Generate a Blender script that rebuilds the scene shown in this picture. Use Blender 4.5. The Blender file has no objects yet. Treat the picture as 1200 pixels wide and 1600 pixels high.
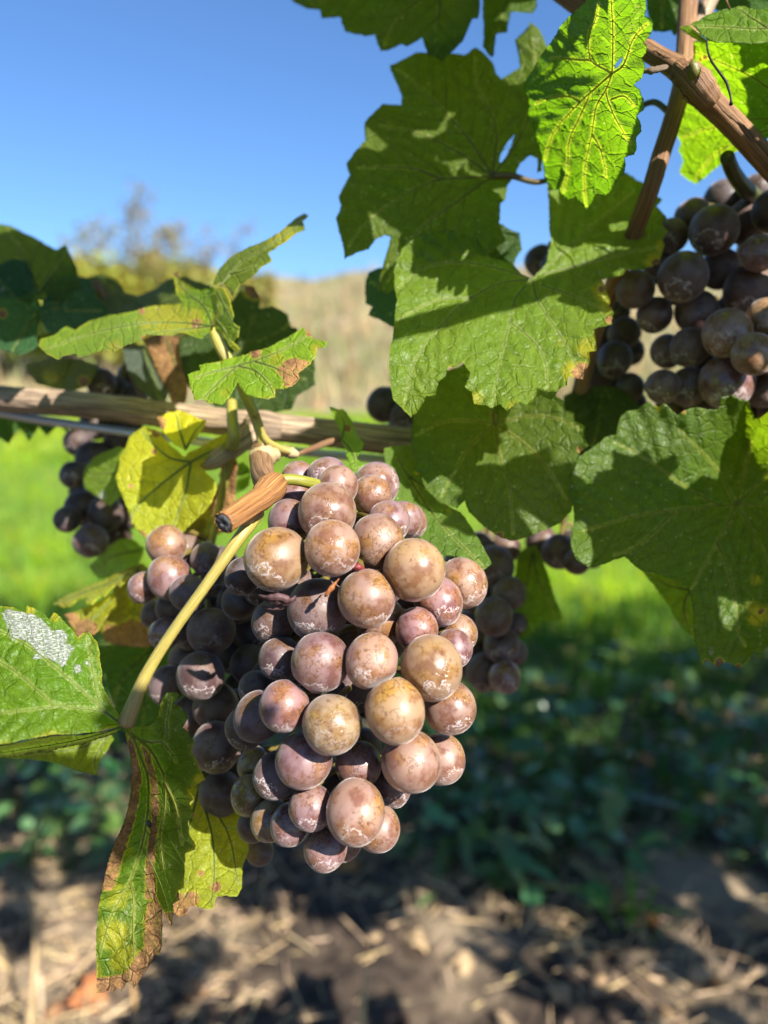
import bpy, bmesh, math, random
import numpy as np
from mathutils import Vector, Matrix
from mathutils.geometry import delaunay_2d_cdt

R = math.radians
rng = np.random.default_rng(7)
random.seed(7)
scene = bpy.context.scene
col = scene.collection

# ------------------------------------------------------------------ camera
CAM_H = 0.75
HORIZON = 600.0
FPX = 1200.0                       # focal length in photo pixels (photo is 1200 x 1600)
PITCH = math.atan((800 - HORIZON) / FPX)
CAM = np.array([0.0, 0.0, CAM_H])
FWD = np.array([0.0, math.cos(PITCH), -math.sin(PITCH)])
UP = np.array([0.0, math.sin(PITCH), math.cos(PITCH)])
RT = np.array([1.0, 0.0, 0.0])
cd = bpy.data.cameras.new('camera')
cam = bpy.data.objects.new('camera', cd)
col.objects.link(cam)
cam.location = CAM
cam.rotation_euler = (math.pi / 2 - PITCH, 0, 0)
cd.sensor_fit = 'VERTICAL'
cd.sensor_height = 36.0
cd.lens = 36.0 * FPX / 1600.0
cd.clip_start = 0.01
cd.clip_end = 2000
cd.dof.use_dof = True
cd.dof.focus_distance = 0.169
cd.dof.aperture_fstop = 27.0 / 2.9
scene.camera = cam

# ------------------------------------------------------------------ sky and sun
SUN_EL, SUN_AZ = R(36), R(38)      # azimuth: to the right of straight behind the camera
SUN = np.array([math.cos(SUN_EL) * math.sin(SUN_AZ), -math.cos(SUN_EL) * math.cos(SUN_AZ), math.sin(SUN_EL)])
world = bpy.data.worlds.new('World')
scene.world = world
world.use_nodes = True
wn = world.node_tree.nodes
wl = world.node_tree.links
wn.clear()
wo = wn.new('ShaderNodeOutputWorld')
wb = wn.new('ShaderNodeBackground')
ws = wn.new('ShaderNodeTexSky')
ws.sky_type = 'NISHITA'
ws.sun_disc = False
ws.sun_elevation = SUN_EL
ws.sun_rotation = math.atan2(SUN[0], SUN[1])
ws.altitude = 0
ws.air_density = 1.0
ws.dust_density = 0.6
ws.ozone_density = 10.0
wb.inputs['Strength'].default_value = 0.072
wl.new(ws.outputs['Color'], wb.inputs['Color'])
wl.new(wb.outputs['Background'], wo.inputs['Surface'])
sd = bpy.data.lights.new('sun', 'SUN')
sd.energy = 5.0
sd.angle = R(0.53)
sd.color = (1.0, 0.95, 0.86)
sun = bpy.data.objects.new('sun', sd)
col.objects.link(sun)
sun.rotation_euler = Vector(SUN).to_track_quat('Z', 'Y').to_euler()
sun.location = (2, -2, 4)
scene.view_settings.view_transform = 'Standard'
scene.view_settings.look = 'None'
scene.view_settings.exposure = 1.42
scene.view_settings.gamma = 1.0
scene.view_settings.use_curve_mapping = False
scene.cycles.use_denoising = True
scene.cycles.max_bounces = 8
scene.cycles.diffuse_bounces = 4
scene.cycles.glossy_bounces = 3
scene.cycles.transmission_bounces = 4
scene.cycles.sample_clamp_indirect = 6.0
scene.cycles.caustics_reflective = False
scene.cycles.caustics_refractive = False

# ------------------------------------------------------------------ small helpers
def P(u, v, d):
    """point at photo pixel (u, v) and depth d metres along the view axis"""
    return CAM + d * (FWD + (u - 600.0) / FPX * RT + (800.0 - v) / FPX * UP)

def ground_at(u, v, z=0.0):
    r = FWD + (u - 600.0) / FPX * RT + (800.0 - v) / FPX * UP
    t = (z - CAM_H) / r[2]
    return CAM + t * r

def tag(o, label=None, cat=None, group=None, kind=None):
    if label: o['label'] = label
    if cat: o['category'] = cat
    if group: o['group'] = group
    if kind: o['kind'] = kind
    return o

WLOC = {}
def wloc(o):
    return WLOC.get(o.name, np.zeros(3)) if o else np.zeros(3)

def place(o, loc, parent=None):
    loc = np.array(loc, float)
    col.objects.link(o) if o.name not in col.objects else None
    if parent:
        o.parent = parent
    o.location = loc - wloc(parent)
    WLOC[o.name] = loc
    return o

def empty(name, loc):
    o = bpy.data.objects.new(name, None)
    o.empty_display_size = 0.01
    return place(o, loc)

def mesh_obj(name, verts, faces, mat, parent=None, origin=None, smooth=True):
    verts = np.asarray(verts, float)
    if origin is None:
        origin = verts.mean(0)
    me = bpy.data.meshes.new(name)
    me.from_pydata((verts - origin).tolist(), [], [list(map(int, f)) for f in faces])
    if smooth:
        me.polygons.foreach_set('use_smooth', [True] * len(me.polygons))
    me.materials.append(mat)
    o = bpy.data.objects.new(name, me)
    place(o, origin, parent)
    return o

def catmull(pts, step):
    pts = np.asarray(pts, float)
    if len(pts) == 2:
        n = max(2, int(np.linalg.norm(pts[1] - pts[0]) / step) + 1)
        t = np.linspace(0, 1, n)[:, None]
        return pts[0] * (1 - t) + pts[1] * t
    q = np.vstack([2 * pts[0] - pts[1], pts, 2 * pts[-1] - pts[-2]])
    out = []
    for i in range(1, len(q) - 2):
        p0, p1, p2, p3 = q[i - 1], q[i], q[i + 1], q[i + 2]
        n = max(2, int(np.linalg.norm(p2 - p1) / step) + 1)
        t = np.linspace(0, 1, n, endpoint=False)[:, None]
        out.append(0.5 * (2 * p1 + (p2 - p0) * t + (2 * p0 - 5 * p1 + 4 * p2 - p3) * t * t + (3 * p1 - p0 - 3 * p2 + p3) * t ** 3))
    out.append(pts[-1:])
    return np.vstack(out)

def tube_data(path, radii, seg=10, ridge=0.0, nridge=9, bump=0.0, cap=True, seed=0, twist=0.0):
    """tapered tube along a 3-D path; ridge/bump give bark-like relief"""
    path = np.asarray(path, float)
    radii = np.asarray(radii, float)
    r0 = np.random.default_rng(seed)
    n = len(path)
    tan = np.gradient(path, axis=0)
    tan /= np.linalg.norm(tan, axis=1)[:, None] + 1e-12
    ref = np.array([0.3, 0.2, 1.0]) if abs(tan[0][2]) < 0.9 else np.array([1.0, 0.1, 0.0])
    verts, faces, uv = [], [], []
    s = np.concatenate([[0], np.cumsum(np.linalg.norm(np.diff(path, axis=0), axis=1))])
    prof = r0.normal(0, 1, seg)
    x = np.cross(tan[0], ref); x /= np.linalg.norm(x)
    lump = r0.normal(0, 1, (n, 1)) * bump
    walk = np.cumsum(r0.normal(0, 0.35, (n, seg)), axis=0)
    walk -= walk.mean(0)
    for i in range(n):
        x = x - tan[i] * np.dot(x, tan[i]); x /= np.linalg.norm(x)
        y = np.cross(tan[i], x)
        for k in range(seg):
            a = 2 * math.pi * k / seg + twist * s[i]
            rr = radii[i] * (1 + ridge * (prof[k] + 0.35 * np.tanh(walk[i, k])) + lump[i, 0])
            verts.append(path[i] + rr * (math.cos(a) * x + math.sin(a) * y))
            uv.append((k / seg, s[i]))
    for i in range(n - 1):
        for k in range(seg):
            k2 = (k + 1) % seg
            faces.append((i * seg + k, i * seg + k2, (i + 1) * seg + k2, (i + 1) * seg + k))
    if cap:
        faces.append(tuple(range(seg - 1, -1, -1)))
        faces.append(tuple((n - 1) * seg + k for k in range(seg)))
    return np.array(verts), faces, uv

def tube(name, path, radii, mat, parent=None, step=None, smooth_path=True, **kw):
    path = np.asarray(path, float)
    radii = np.asarray(radii, float)
    if smooth_path:
        full = np.hstack([path, radii[:, None] * 1.0])
        L = np.linalg.norm(np.diff(path, axis=0), axis=1).sum()
        full = catmull(full, step or max(L / 60, 0.0006))
        path, radii = full[:, :3], full[:, 3]
    v, f, uv = tube_data(path, radii, **kw)
    o = mesh_obj(name, v, f, mat, parent)
    me = o.data
    at = me.attributes.new('tuv', 'FLOAT_VECTOR', 'POINT')
    at.data.foreach_set('vector', np.array([(math.cos(2 * math.pi * a) * 0.5, math.sin(2 * math.pi * a) * 0.5, b) for a, b in uv]).ravel())
    return o

def ptube(name, pts, mat, parent=None, **kw):
    """pts: (u, v, depth, radius in photo pixels)"""
    return tube(name, [P(u, v, d) for u, v, d, r in pts], [r * d / FPX for u, v, d, r in pts], mat, parent, **kw)

def lathe(name, c, ax, profile, mat, parent=None, seg=40, ridge=0.0, seed=0, jag=0.0):
    """profile: (distance along the axis, radius) turned about the axis through c"""
    r0 = np.random.default_rng(seed)
    x = np.cross(ax, [0.2, 0.1, 1.0]); x /= np.linalg.norm(x); y = np.cross(ax, x)
    prof = r0.normal(0, ridge, seg)
    jj = r0.normal(0, jag, seg)
    V = [c + ax * (h + jj[k]) + r * (1 + prof[k]) * (math.cos(2 * math.pi * k / seg) * x + math.sin(2 * math.pi * k / seg) * y) for h, r in profile for k in range(seg)]
    F = [(i * seg + k, i * seg + (k + 1) % seg, (i + 1) * seg + (k + 1) % seg, (i + 1) * seg + k) for i in range(len(profile) - 1) for k in range(seg)]
    return mesh_obj(name, V, F, mat, parent)

# ------------------------------------------------------------------ materials
def new_mat(name):
    m = bpy.data.materials.new(name)
    m.use_nodes = True
    nt = m.node_tree
    nt.nodes.clear()
    out = nt.nodes.new('ShaderNodeOutputMaterial')
    return m, nt, out

class NT:
    def __init__(s, nt): s.t = nt
    def n(s, typ, **kw):
        nd = s.t.nodes.new(typ)
        for k, v in kw.items():
            if k in nd.inputs.keys() and not hasattr(nd, k): s.set(nd.inputs[k], v)
            else: setattr(nd, k, v)
        return nd
    def set(s, sock, v):
        if hasattr(v, 'is_linked') or isinstance(v, bpy.types.NodeSocket): s.t.links.new(v, sock)
        else: sock.default_value = v
    def math(s, op, a, b=0.0, c=0.0, clamp=False):
        nd = s.t.nodes.new('ShaderNodeMath'); nd.operation = op; nd.use_clamp = clamp
        s.set(nd.inputs[0], a); s.set(nd.inputs[1], b)
        if len(nd.inputs) > 2: s.set(nd.inputs[2], c)
        return nd.outputs[0]
    def mix(s, f, a, b, mode='MIX'):
        nd = s.t.nodes.new('ShaderNodeMix'); nd.data_type = 'RGBA'; nd.blend_type = mode
        s.set(nd.inputs[0], f)
        for k, v in ((6, a), (7, b)):
            if isinstance(v, (tuple, list)): v = tuple(v) if len(v) == 4 else tuple(v) + (1.0,)
            s.set(nd.inputs[k], v)
        return nd.outputs[2]
    def ramp(s, f, lo, hi, smooth=True):
        nd = s.t.nodes.new('ShaderNodeMapRange'); nd.interpolation_type = 'SMOOTHSTEP' if smooth else 'LINEAR'
        s.set(nd.inputs[0], f); s.set(nd.inputs[1], lo); s.set(nd.inputs[2], hi)
        nd.inputs[3].default_value = 0.0; nd.inputs[4].default_value = 1.0
        return nd.outputs[0]
    def noise(s, vec, scale, detail=3.0, rough=0.55, w=None, dist=0.0, col=False):
        nd = s.t.nodes.new('ShaderNodeTexNoise')
        if w is not None: vec = s.off(vec, w)
        if vec is not None: s.set(nd.inputs['Vector'], vec)
        s.set(nd.inputs['Scale'], scale); s.set(nd.inputs['Detail'], detail); s.set(nd.inputs['Roughness'], rough); s.set(nd.inputs['Distortion'], dist)
        return nd.outputs['Color' if col else 'Fac']
    def voro(s, vec, scale, feature='F1', out='Distance', w=None, rnd=1.0):
        nd = s.t.nodes.new('ShaderNodeTexVoronoi'); nd.feature = feature
        if w is not None: vec = s.off(vec, w)
        s.set(nd.inputs['Vector'], vec); s.set(nd.inputs['Scale'], scale); s.set(nd.inputs['Randomness'], rnd)
        return nd.outputs[out]
    def off(s, vec, w):
        nd = s.t.nodes.new('ShaderNodeCombineXYZ')
        s.set(nd.inputs[2], w); s.set(nd.inputs[0], w)
        return s.vadd(vec, nd.outputs[0])
    def bump(s, h, strength, dist, normal=None):
        nd = s.t.nodes.new('ShaderNodeBump')
        s.set(nd.inputs['Height'], h); s.set(nd.inputs['Strength'], strength); s.set(nd.inputs['Distance'], dist)
        if normal is not None: s.set(nd.inputs['Normal'], normal)
        return nd.outputs[0]
    def sep(s, c):
        nd = s.t.nodes.new('ShaderNodeSeparateXYZ'); s.set(nd.inputs[0], c); return nd.outputs
    def vmul(s, v, k):
        nd = s.t.nodes.new('ShaderNodeVectorMath'); nd.operation = 'MULTIPLY'; s.set(nd.inputs[0], v); s.set(nd.inputs[1], k); return nd.outputs[0]
    def vadd(s, v, k):
        nd = s.t.nodes.new('ShaderNodeVectorMath'); nd.operation = 'ADD'; s.set(nd.inputs[0], v); s.set(nd.inputs[1], k); return nd.outputs[0]

def leaf_material():
    m, nt, out = new_mat('vine_leaf')
    q = NT(nt)
    oi = q.n('ShaderNodeObjectInfo')
    at = q.n('ShaderNodeAttribute', attribute_name='ld')
    uv = q.n('ShaderNodeAttribute', attribute_name='luv').outputs['Vector']    # millimetres on the blade
    sx = q.sep(at.outputs['Vector'])
    vein, dry, yel = sx[0], sx[1], sx[2]
    white = at.outputs['Alpha']
    w = q.math('MULTIPLY', oi.outputs['Random'], 60.0)
    n_big = q.noise(uv, 0.05, 3, 0.6, w=w)
    n_mid = q.noise(uv, 0.30, 4, 0.65, w=w)
    n_fine = q.noise(uv, 1.8, 3, 0.6, w=w)
    warp = q.vadd(uv, q.vmul(q.noise(uv, 0.35, 2, 0.5, w=w, col=True), (2.2, 2.2, 0.0)))
    cell = q.voro(warp, 0.26, 'DISTANCE_TO_EDGE')
    cell2 = q.voro(warp, 0.85, 'DISTANCE_TO_EDGE')
    net = q.math('SUBTRACT', 1.0, q.ramp(cell, 0.0, 0.085))
    net2 = q.math('SUBTRACT', 1.0, q.ramp(cell2, 0.0, 0.10))
    base = oi.outputs['Color']
    hs = q.n('ShaderNodeHueSaturation')
    q.set(hs.inputs['Color'], base)
    q.set(hs.inputs['Hue'], q.math('ADD', 0.48, q.math('MULTIPLY', n_big, 0.035)))
    q.set(hs.inputs['Value'], q.math('ADD', 0.70, q.math('MULTIPLY', n_mid, 0.62)))
    c = hs.outputs['Color']
    c = q.mix(q.math('MULTIPLY', net, 0.30), c, q.mix(1.0, c, (1.55, 1.45, 1.3), 'MULTIPLY'))
    c = q.mix(q.math('MULTIPLY', net2, 0.10), c, (0.16, 0.24, 0.05))
    ym = q.ramp(q.math('ADD', yel, q.math('MULTIPLY', q.math('SUBTRACT', n_mid, 0.5), 0.9)), 0.25, 0.75)
    c = q.mix(q.math('MULTIPLY', ym, 0.85), c, (0.30, 0.29, 0.022))
    c = q.mix(q.math('MULTIPLY', q.ramp(vein, 0.35, 0.95), 0.55), c, (0.30, 0.36, 0.10))
    dm = q.ramp(q.math('ADD', dry, q.math('MULTIPLY', q.math('SUBTRACT', n_mid, 0.5), 0.8)), 0.42, 0.56)
    dc = q.mix(q.ramp(q.math('ADD', q.math('MULTIPLY', n_mid, 0.6), q.math('MULTIPLY', n_fine, 0.4)), 0.32, 0.68), (0.46, 0.25, 0.09), (0.16, 0.078, 0.036))
    edge = q.math('MULTIPLY', q.ramp(q.math('ADD', dry, q.math('MULTIPLY', q.math('SUBTRACT', n_mid, 0.5), 0.8)), 0.26, 0.46), q.math('SUBTRACT', 1.0, dm))
    c = q.mix(q.math('MULTIPLY', edge, 0.6), c, (0.40, 0.34, 0.04))
    c = q.mix(dm, c, dc)
    # pale spray flecks
    fuv = q.vadd(uv, q.vmul(q.noise(uv, 1.2, 2, 0.6, col=True), (1.6, 1.6, 0.0)))
    fl = q.voro(fuv, 0.75, 'F1')
    fcol = q.sep(q.voro(fuv, 0.75, 'F1', 'Color'))[0]
    fleck = q.math('MULTIPLY', q.math('SUBTRACT', 1.0, q.ramp(fl, 0.08, 0.30)), q.ramp(q.math('ADD', fcol, q.math('MULTIPLY', n_big, 0.6)), 1.06, 1.18))
    c = q.mix(q.math('MULTIPLY', fleck, 0.42), c, (0.42, 0.47, 0.40))
    # dense white crust
    stretch = q.vmul(uv, (1.2, 3.2, 1.0))
    crust = q.noise(stretch, 1.1, 4, 0.8)
    wsoft = q.math('ADD', white, q.math('MULTIPLY', q.math('SUBTRACT', q.noise(stretch, 0.5, 3, 0.7), 0.5), 0.9))
    wm = q.math('MULTIPLY', q.ramp(wsoft, 0.36, 0.62), q.math('ADD', 0.25, q.math('MULTIPLY', q.ramp(crust, 0.38, 0.56), 0.75)))
    c = q.mix(wm, c, (0.42, 0.44, 0.43))
    # relief
    h = q.math('MULTIPLY', net, -0.75)
    h = q.math('ADD', h, q.math('MULTIPLY', net2, -0.25))
    h = q.math('ADD', h, q.math('MULTIPLY', n_fine, 0.35))
    h = q.math('ADD', h, q.math('MULTIPLY', wm, 0.8))
    nb = q.bump(h, 0.85, 0.0005)
    pr = q.n('ShaderNodeBsdfPrincipled')
    q.set(pr.inputs['Base Color'], c)
    q.set(pr.inputs['Roughness'], q.math('ADD', 0.34, q.math('ADD', q.math('MULTIPLY', n_fine, 0.22), q.math('MULTIPLY', dm, 0.3))))
    pr.inputs['Specular IOR Level'].default_value = 0.42
    q.set(pr.inputs['Normal'], nb)
    tr = q.n('ShaderNodeBsdfTranslucent')
    tc = q.mix(1.0, c, (3.9, 3.6, 0.7), 'MULTIPLY')
    tc = q.mix(q.math('MULTIPLY', net, 0.35), tc, q.mix(1.0, tc, (0.72, 0.75, 0.7), 'MULTIPLY'))
    tc = q.mix(dm, tc, q.mix(1.0, c, (1.3, 1.1, 0.8), 'MULTIPLY'))
    q.set(tr.inputs['Color'], tc)
    q.set(tr.inputs['Normal'], nb)
    ms = q.n('ShaderNodeMixShader')
    q.set(ms.inputs[0], q.math('SUBTRACT', 0.49, q.math('ADD', q.math('MULTIPLY', dm, 0.12), q.math('MULTIPLY', wm, 0.35)), clamp=True))
    nt.links.new(pr.outputs[0], ms.inputs[1]); nt.links.new(tr.outputs[0], ms.inputs[2])
    nt.links.new(ms.outputs[0], out.inputs[0])
    return m

def vein_material():
    m, nt, out = new_mat('leaf_vein')
    q = NT(nt)
    oi = q.n('ShaderNodeObjectInfo')
    pr = q.n('ShaderNodeBsdfPrincipled'); tr = q.n('ShaderNodeBsdfTranslucent'); ms = q.n('ShaderNodeMixShader')
    q.set(pr.inputs['Base Color'], oi.outputs['Color'])
    pr.inputs['Roughness'].default_value = 0.45
    q.set(tr.inputs['Color'], q.mix(1.0, oi.outputs['Color'], (2.4, 2.2, 1.0), 'MULTIPLY'))
    ms.inputs[0].default_value = 0.5
    nt.links.new(pr.outputs[0], ms.inputs[1]); nt.links.new(tr.outputs[0], ms.inputs[2]); nt.links.new(ms.outputs[0], out.inputs[0])
    return m

def stem_material():
    m, nt, out = new_mat('green_stem')
    q = NT(nt)
    oi = q.n('ShaderNodeObjectInfo')
    t = q.n('ShaderNodeAttribute', attribute_name='tuv').outputs['Vector']
    st = q.vmul(t, (7.0, 7.0, 120.0))
    n1 = q.noise(st, 1.6, 4, 0.6)
    n2 = q.noise(q.vmul(t, (3.0, 3.0, 900.0)), 1.0, 3, 0.6)
    c = q.mix(q.ramp(n1, 0.35, 0.75), q.mix(1.0, oi.outputs['Color'], (0.50, 0.46, 0.42), 'MULTIPLY'), q.mix(1.0, oi.outputs['Color'], (0.82, 0.76, 0.62), 'MULTIPLY'))
    end = q.ramp(q.math('DIVIDE', q.sep(t)[2], oi.outputs['Alpha']), 0.62, 1.0)
    c = q.mix(q.math('MULTIPLY', end, 0.75), c, (0.34, 0.20, 0.12))
    dots = q.ramp(q.noise(q.vmul(t, (9.0, 9.0, 1500.0)), 1.0, 2, 0.5), 0.64, 0.72)
    c = q.mix(q.math('MULTIPLY', dots, 0.35), c, (0.22, 0.11, 0.05))
    pr = q.n('ShaderNodeBsdfPrincipled')
    q.set(pr.inputs['Base Color'], c)
    pr.inputs['Roughness'].default_value = 0.42
    pr.inputs['Subsurface Weight'].default_value = 0.25
    pr.inputs['Subsurface Radius'].default_value = (1.0, 0.7, 0.25)
    pr.inputs['Subsurface Scale'].default_value = 0.0012
    q.set(pr.inputs['Normal'], q.bump(q.math('ADD', n1, q.math('MULTIPLY', n2, 0.4)), 0.35, 0.0003))
    nt.links.new(pr.outputs[0], out.inputs[0])
    return m

def bark_material(name, light, dark, streak=16.0):
    m, nt, out = new_mat(name)
    q = NT(nt)
    t = q.n('ShaderNodeAttribute', attribute_name='tuv').outputs['Vector']
    st = q.vmul(t, (streak, streak, 55.0))
    n1 = q.noise(st, 1.0, 5, 0.62, dist=0.25)
    n2 = q.noise(q.vmul(t, (3.0, 3.0, 60.0)), 1.0, 3, 0.6)
    n3 = q.noise(q.vmul(t, (30.0, 30.0, 700.0)), 1.0, 3, 0.6)
    c = q.mix(q.ramp(n1, 0.36, 0.64), dark, light)
    c = q.mix(q.math('MULTIPLY', q.ramp(n2, 0.45, 0.75), 0.55), c, q.mix(1.0, c, (0.50, 0.45, 0.42), 'MULTIPLY'))
    c = q.mix(q.math('MULTIPLY', q.ramp(n3, 0.66, 0.74), 0.7), c, (0.05, 0.03, 0.02))
    pr = q.n('ShaderNodeBsdfPrincipled')
    q.set(pr.inputs['Base Color'], c)
    pr.inputs['Roughness'].default_value = 0.62
    pr.inputs['Specular IOR Level'].default_value = 0.3
    q.set(pr.inputs['Normal'], q.bump(q.math('ADD', n1, q.math('MULTIPLY', n3, 0.3)), 0.8, 0.0006))
    nt.links.new(pr.outputs[0], out.inputs[0])
    return m

def grape_material():
    m, nt, out = new_mat('grape_skin')
    q = NT(nt)
    oi = q.n('ShaderNodeObjectInfo')
    co = q.n('ShaderNodeTexCoord').outputs['Object']
    w = q.math('MULTIPLY', oi.outputs['Random'], 91.0)
    z = q.sep(co)[2]
    rnd = oi.outputs['Random']
    cw = q.off(co, w)
    big = q.noise(cw, 0.9, 1, 0.5)
    mid = q.noise(cw, 2.6, 5, 0.66)
    fin = q.noise(cw, 9.0, 3, 0.65)
    n_b = q.noise(q.vadd(cw, (7.0, 3.0, 1.0)), 1.5, 3, 0.55)
    tiny = q.noise(cw, 34.0, 2, 0.6)
    base = oi.outputs['Color']
    gold = q.mix(1.0, base, (1.24, 1.10, 0.58), 'MULTIPLY')
    mauve = q.mix(1.0, base, (0.72, 0.56, 0.66), 'MULTIPLY')
    c = q.mix(q.ramp(big, 0.38, 0.60), mauve, gold)
    c = q.mix(q.math('MULTIPLY', q.ramp(z, 0.0, -0.8), 0.6), c, mauve)          # darker mauve towards the blossom end
    c = q.mix(q.math('MULTIPLY', q.ramp(mid, 0.50, 0.80), 0.16), c, q.mix(1.0, base, (0.48, 0.36, 0.35), 'MULTIPLY'))
    # waxy bloom, rubbed off in patches with a ragged edge
    bl = q.math('ADD', q.math('MULTIPLY', n_b, 0.84), q.math('MULTIPLY', fin, 0.16))
    bloom = q.ramp(bl, 0.42, 0.58)
    blc = q.mix(1.0, q.mix(1.0, base, (1.12, 1.18, 1.55), 'MULTIPLY'), (0.055, 0.046, 0.045), 'ADD')
    bsoft = q.ramp(bl, 0.36, 0.60)
    c = q.mix(q.math('ADD', q.math('MULTIPLY', bloom, 0.40), q.math('MULTIPLY', bsoft, 0.22)), c, blc)
    # fine russet cracks
    wv = q.vadd(cw, q.vmul(q.noise(cw, 2.4, 3, 0.6, col=True), (0.9, 0.9, 0.9)))
    ed = q.voro(wv, 2.6, 'DISTANCE_TO_EDGE')
    gate = q.ramp(q.math('SUBTRACT', big, q.math('MULTIPLY', n_b, 0.35)), 0.27, 0.37)
    crack = q.math('MULTIPLY', q.math('SUBTRACT', 1.0, q.ramp(ed, 0.01, 0.065)), gate)
    c = q.mix(q.math('MULTIPLY', crack, 0.72), c, (0.075, 0.022, 0.008))
    # freckles
    vn = q.t.nodes.new('ShaderNodeTexVoronoi'); q.set(vn.inputs['Vector'], q.vadd(cw, q.vmul(q.noise(cw, 14.0, 1, 0.5, col=True), (0.10, 0.10, 0.10)))); vn.inputs['Scale'].default_value = 4.6
    fr = q.sep(vn.outputs['Color'])
    frk = q.math('MULTIPLY', q.math('SUBTRACT', 1.0, q.ramp(q.math('SUBTRACT', vn.outputs['Distance'], q.math('MULTIPLY', fr[1], 0.22)), 0.02, 0.20)), q.ramp(fr[0], 0.70, 0.76))
    c = q.mix(q.math('MULTIPLY', frk, 0.6), c, (0.085, 0.030, 0.012))
    # pale dried residue in thin broken lines round the blossom end, on some berries only
    zz = q.math('ADD', q.math('ADD', z, 0.84), q.math('MULTIPLY', q.math('SUBTRACT', q.noise(q.vadd(cw, (3.0, 9.0, 4.0)), 2.3, 6, 0.72), 0.5), 1.15))
    ring = q.math('SUBTRACT', 1.0, q.ramp(q.math('ABSOLUTE', zz), 0.008, 0.042))
    film = q.math('MULTIPLY', q.math('SUBTRACT', 1.0, q.ramp(zz, -0.10, 0.03)), q.ramp(fin, 0.45, 0.6))
    low = q.math('MULTIPLY', q.ramp(z, -0.38, -0.70), q.ramp(q.math('FRACT', q.math('MULTIPLY', rnd, 7.31)), 0.18, 0.5))
    ring = q.math('MULTIPLY', q.math('MULTIPLY', ring, low), q.ramp(fin, 0.36, 0.50))
    film = q.math('MULTIPLY', q.math('MULTIPLY', film, low), 0.12)
    spots = q.math('MULTIPLY', q.ramp(tiny, 0.66, 0.72), bloom)
    wm = q.math('MAXIMUM', q.math('MAXIMUM', ring, film), q.math('MULTIPLY', spots, 0.15))
    c = q.mix(q.math('MULTIPLY', wm, 0.85), c, (0.58, 0.51, 0.50))
    pole = q.math('SUBTRACT', 1.0, q.ramp(q.math('ADD', z, 1.03), 0.001, 0.016))
    c = q.mix(q.math('MULTIPLY', pole, 0.8), c, (0.06, 0.03, 0.02))
    pr = q.n('ShaderNodeBsdfPrincipled')
    q.set(pr.inputs['Base Color'], c)
    rough = q.math('ADD', 0.25, q.math('ADD', q.math('MULTIPLY', bloom, 0.24), q.math('MULTIPLY', wm, 0.3)))
    q.set(pr.inputs['Roughness'], rough)
    pr.inputs['Specular IOR Level'].default_value = 0.5
    pr.inputs['Subsurface Weight'].default_value = 0.32
    pr.inputs['Sheen Weight'].default_value = 0.32
    pr.inputs['Coat Weight'].default_value = 0.32
    pr.inputs['Coat Roughness'].default_value = 0.09
    pr.inputs['Sheen Roughness'].default_value = 0.35
    pr.inputs['Sheen Tint'].default_value = (0.95, 0.85, 0.85, 1)
    pr.inputs['Subsurface Radius'].default_value = (1.0, 0.42, 0.14)
    pr.inputs['Subsurface Scale'].default_value = 0.0018
    pale_skin = q.ramp(q.sep(base)[1], 0.050, 0.085)                                  # the berries in the dark shade tones keep a dull, unrubbed bloom
    q.set(pr.inputs['Coat Weight'], q.math('MULTIPLY', pale_skin, 0.30))
    q.set(pr.inputs['Roughness'], q.math('ADD', rough, q.math('MULTIPLY', q.math('SUBTRACT', 1.0, pale_skin), 0.22)))
    hh = q.math('ADD', q.math('MULTIPLY', wm, 0.9), q.math('ADD', q.math('MULTIPLY', crack, -0.5), q.math('ADD', q.math('MULTIPLY', fin, 0.15), q.math('MULTIPLY', bloom, 0.15))))
    q.set(pr.inputs['Normal'], q.bump(hh, 0.30, 0.00022))
    nt.links.new(pr.outputs[0], out.inputs[0])
    return m

def plain(name, c, rough=0.6, var=0.35, scale=60.0, spec=0.3, trans=None, metallic=0.0, bumpd=0.0):
    m, nt, out = new_mat(name)
    q = NT(nt)
    co = q.n('ShaderNodeTexCoord').outputs['Object']
    n = q.noise(co, scale, 4, 0.6)
    cc = q.mix(n, tuple(x * (1 - var) for x in c), tuple(min(1, x * (1 + var)) for x in c))
    pr = q.n('ShaderNodeBsdfPrincipled')
    q.set(pr.inputs['Base Color'], cc)
    pr.inputs['Roughness'].default_value = rough
    pr.inputs['Specular IOR Level'].default_value = spec
    pr.inputs['Metallic'].default_value = metallic
    if bumpd: q.set(pr.inputs['Normal'], q.bump(n, 0.8, bumpd))
    if trans:
        tr = q.n('ShaderNodeBsdfTranslucent'); ms = q.n('ShaderNodeMixShader')
        q.set(tr.inputs['Color'], trans + (1.0,)); ms.inputs[0].default_value = 0.4
        nt.links.new(pr.outputs[0], ms.inputs[1]); nt.links.new(tr.outputs[0], ms.inputs[2]); nt.links.new(ms.outputs[0], out.inputs[0])
    else:
        nt.links.new(pr.outputs[0], out.inputs[0])
    return m

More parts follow.
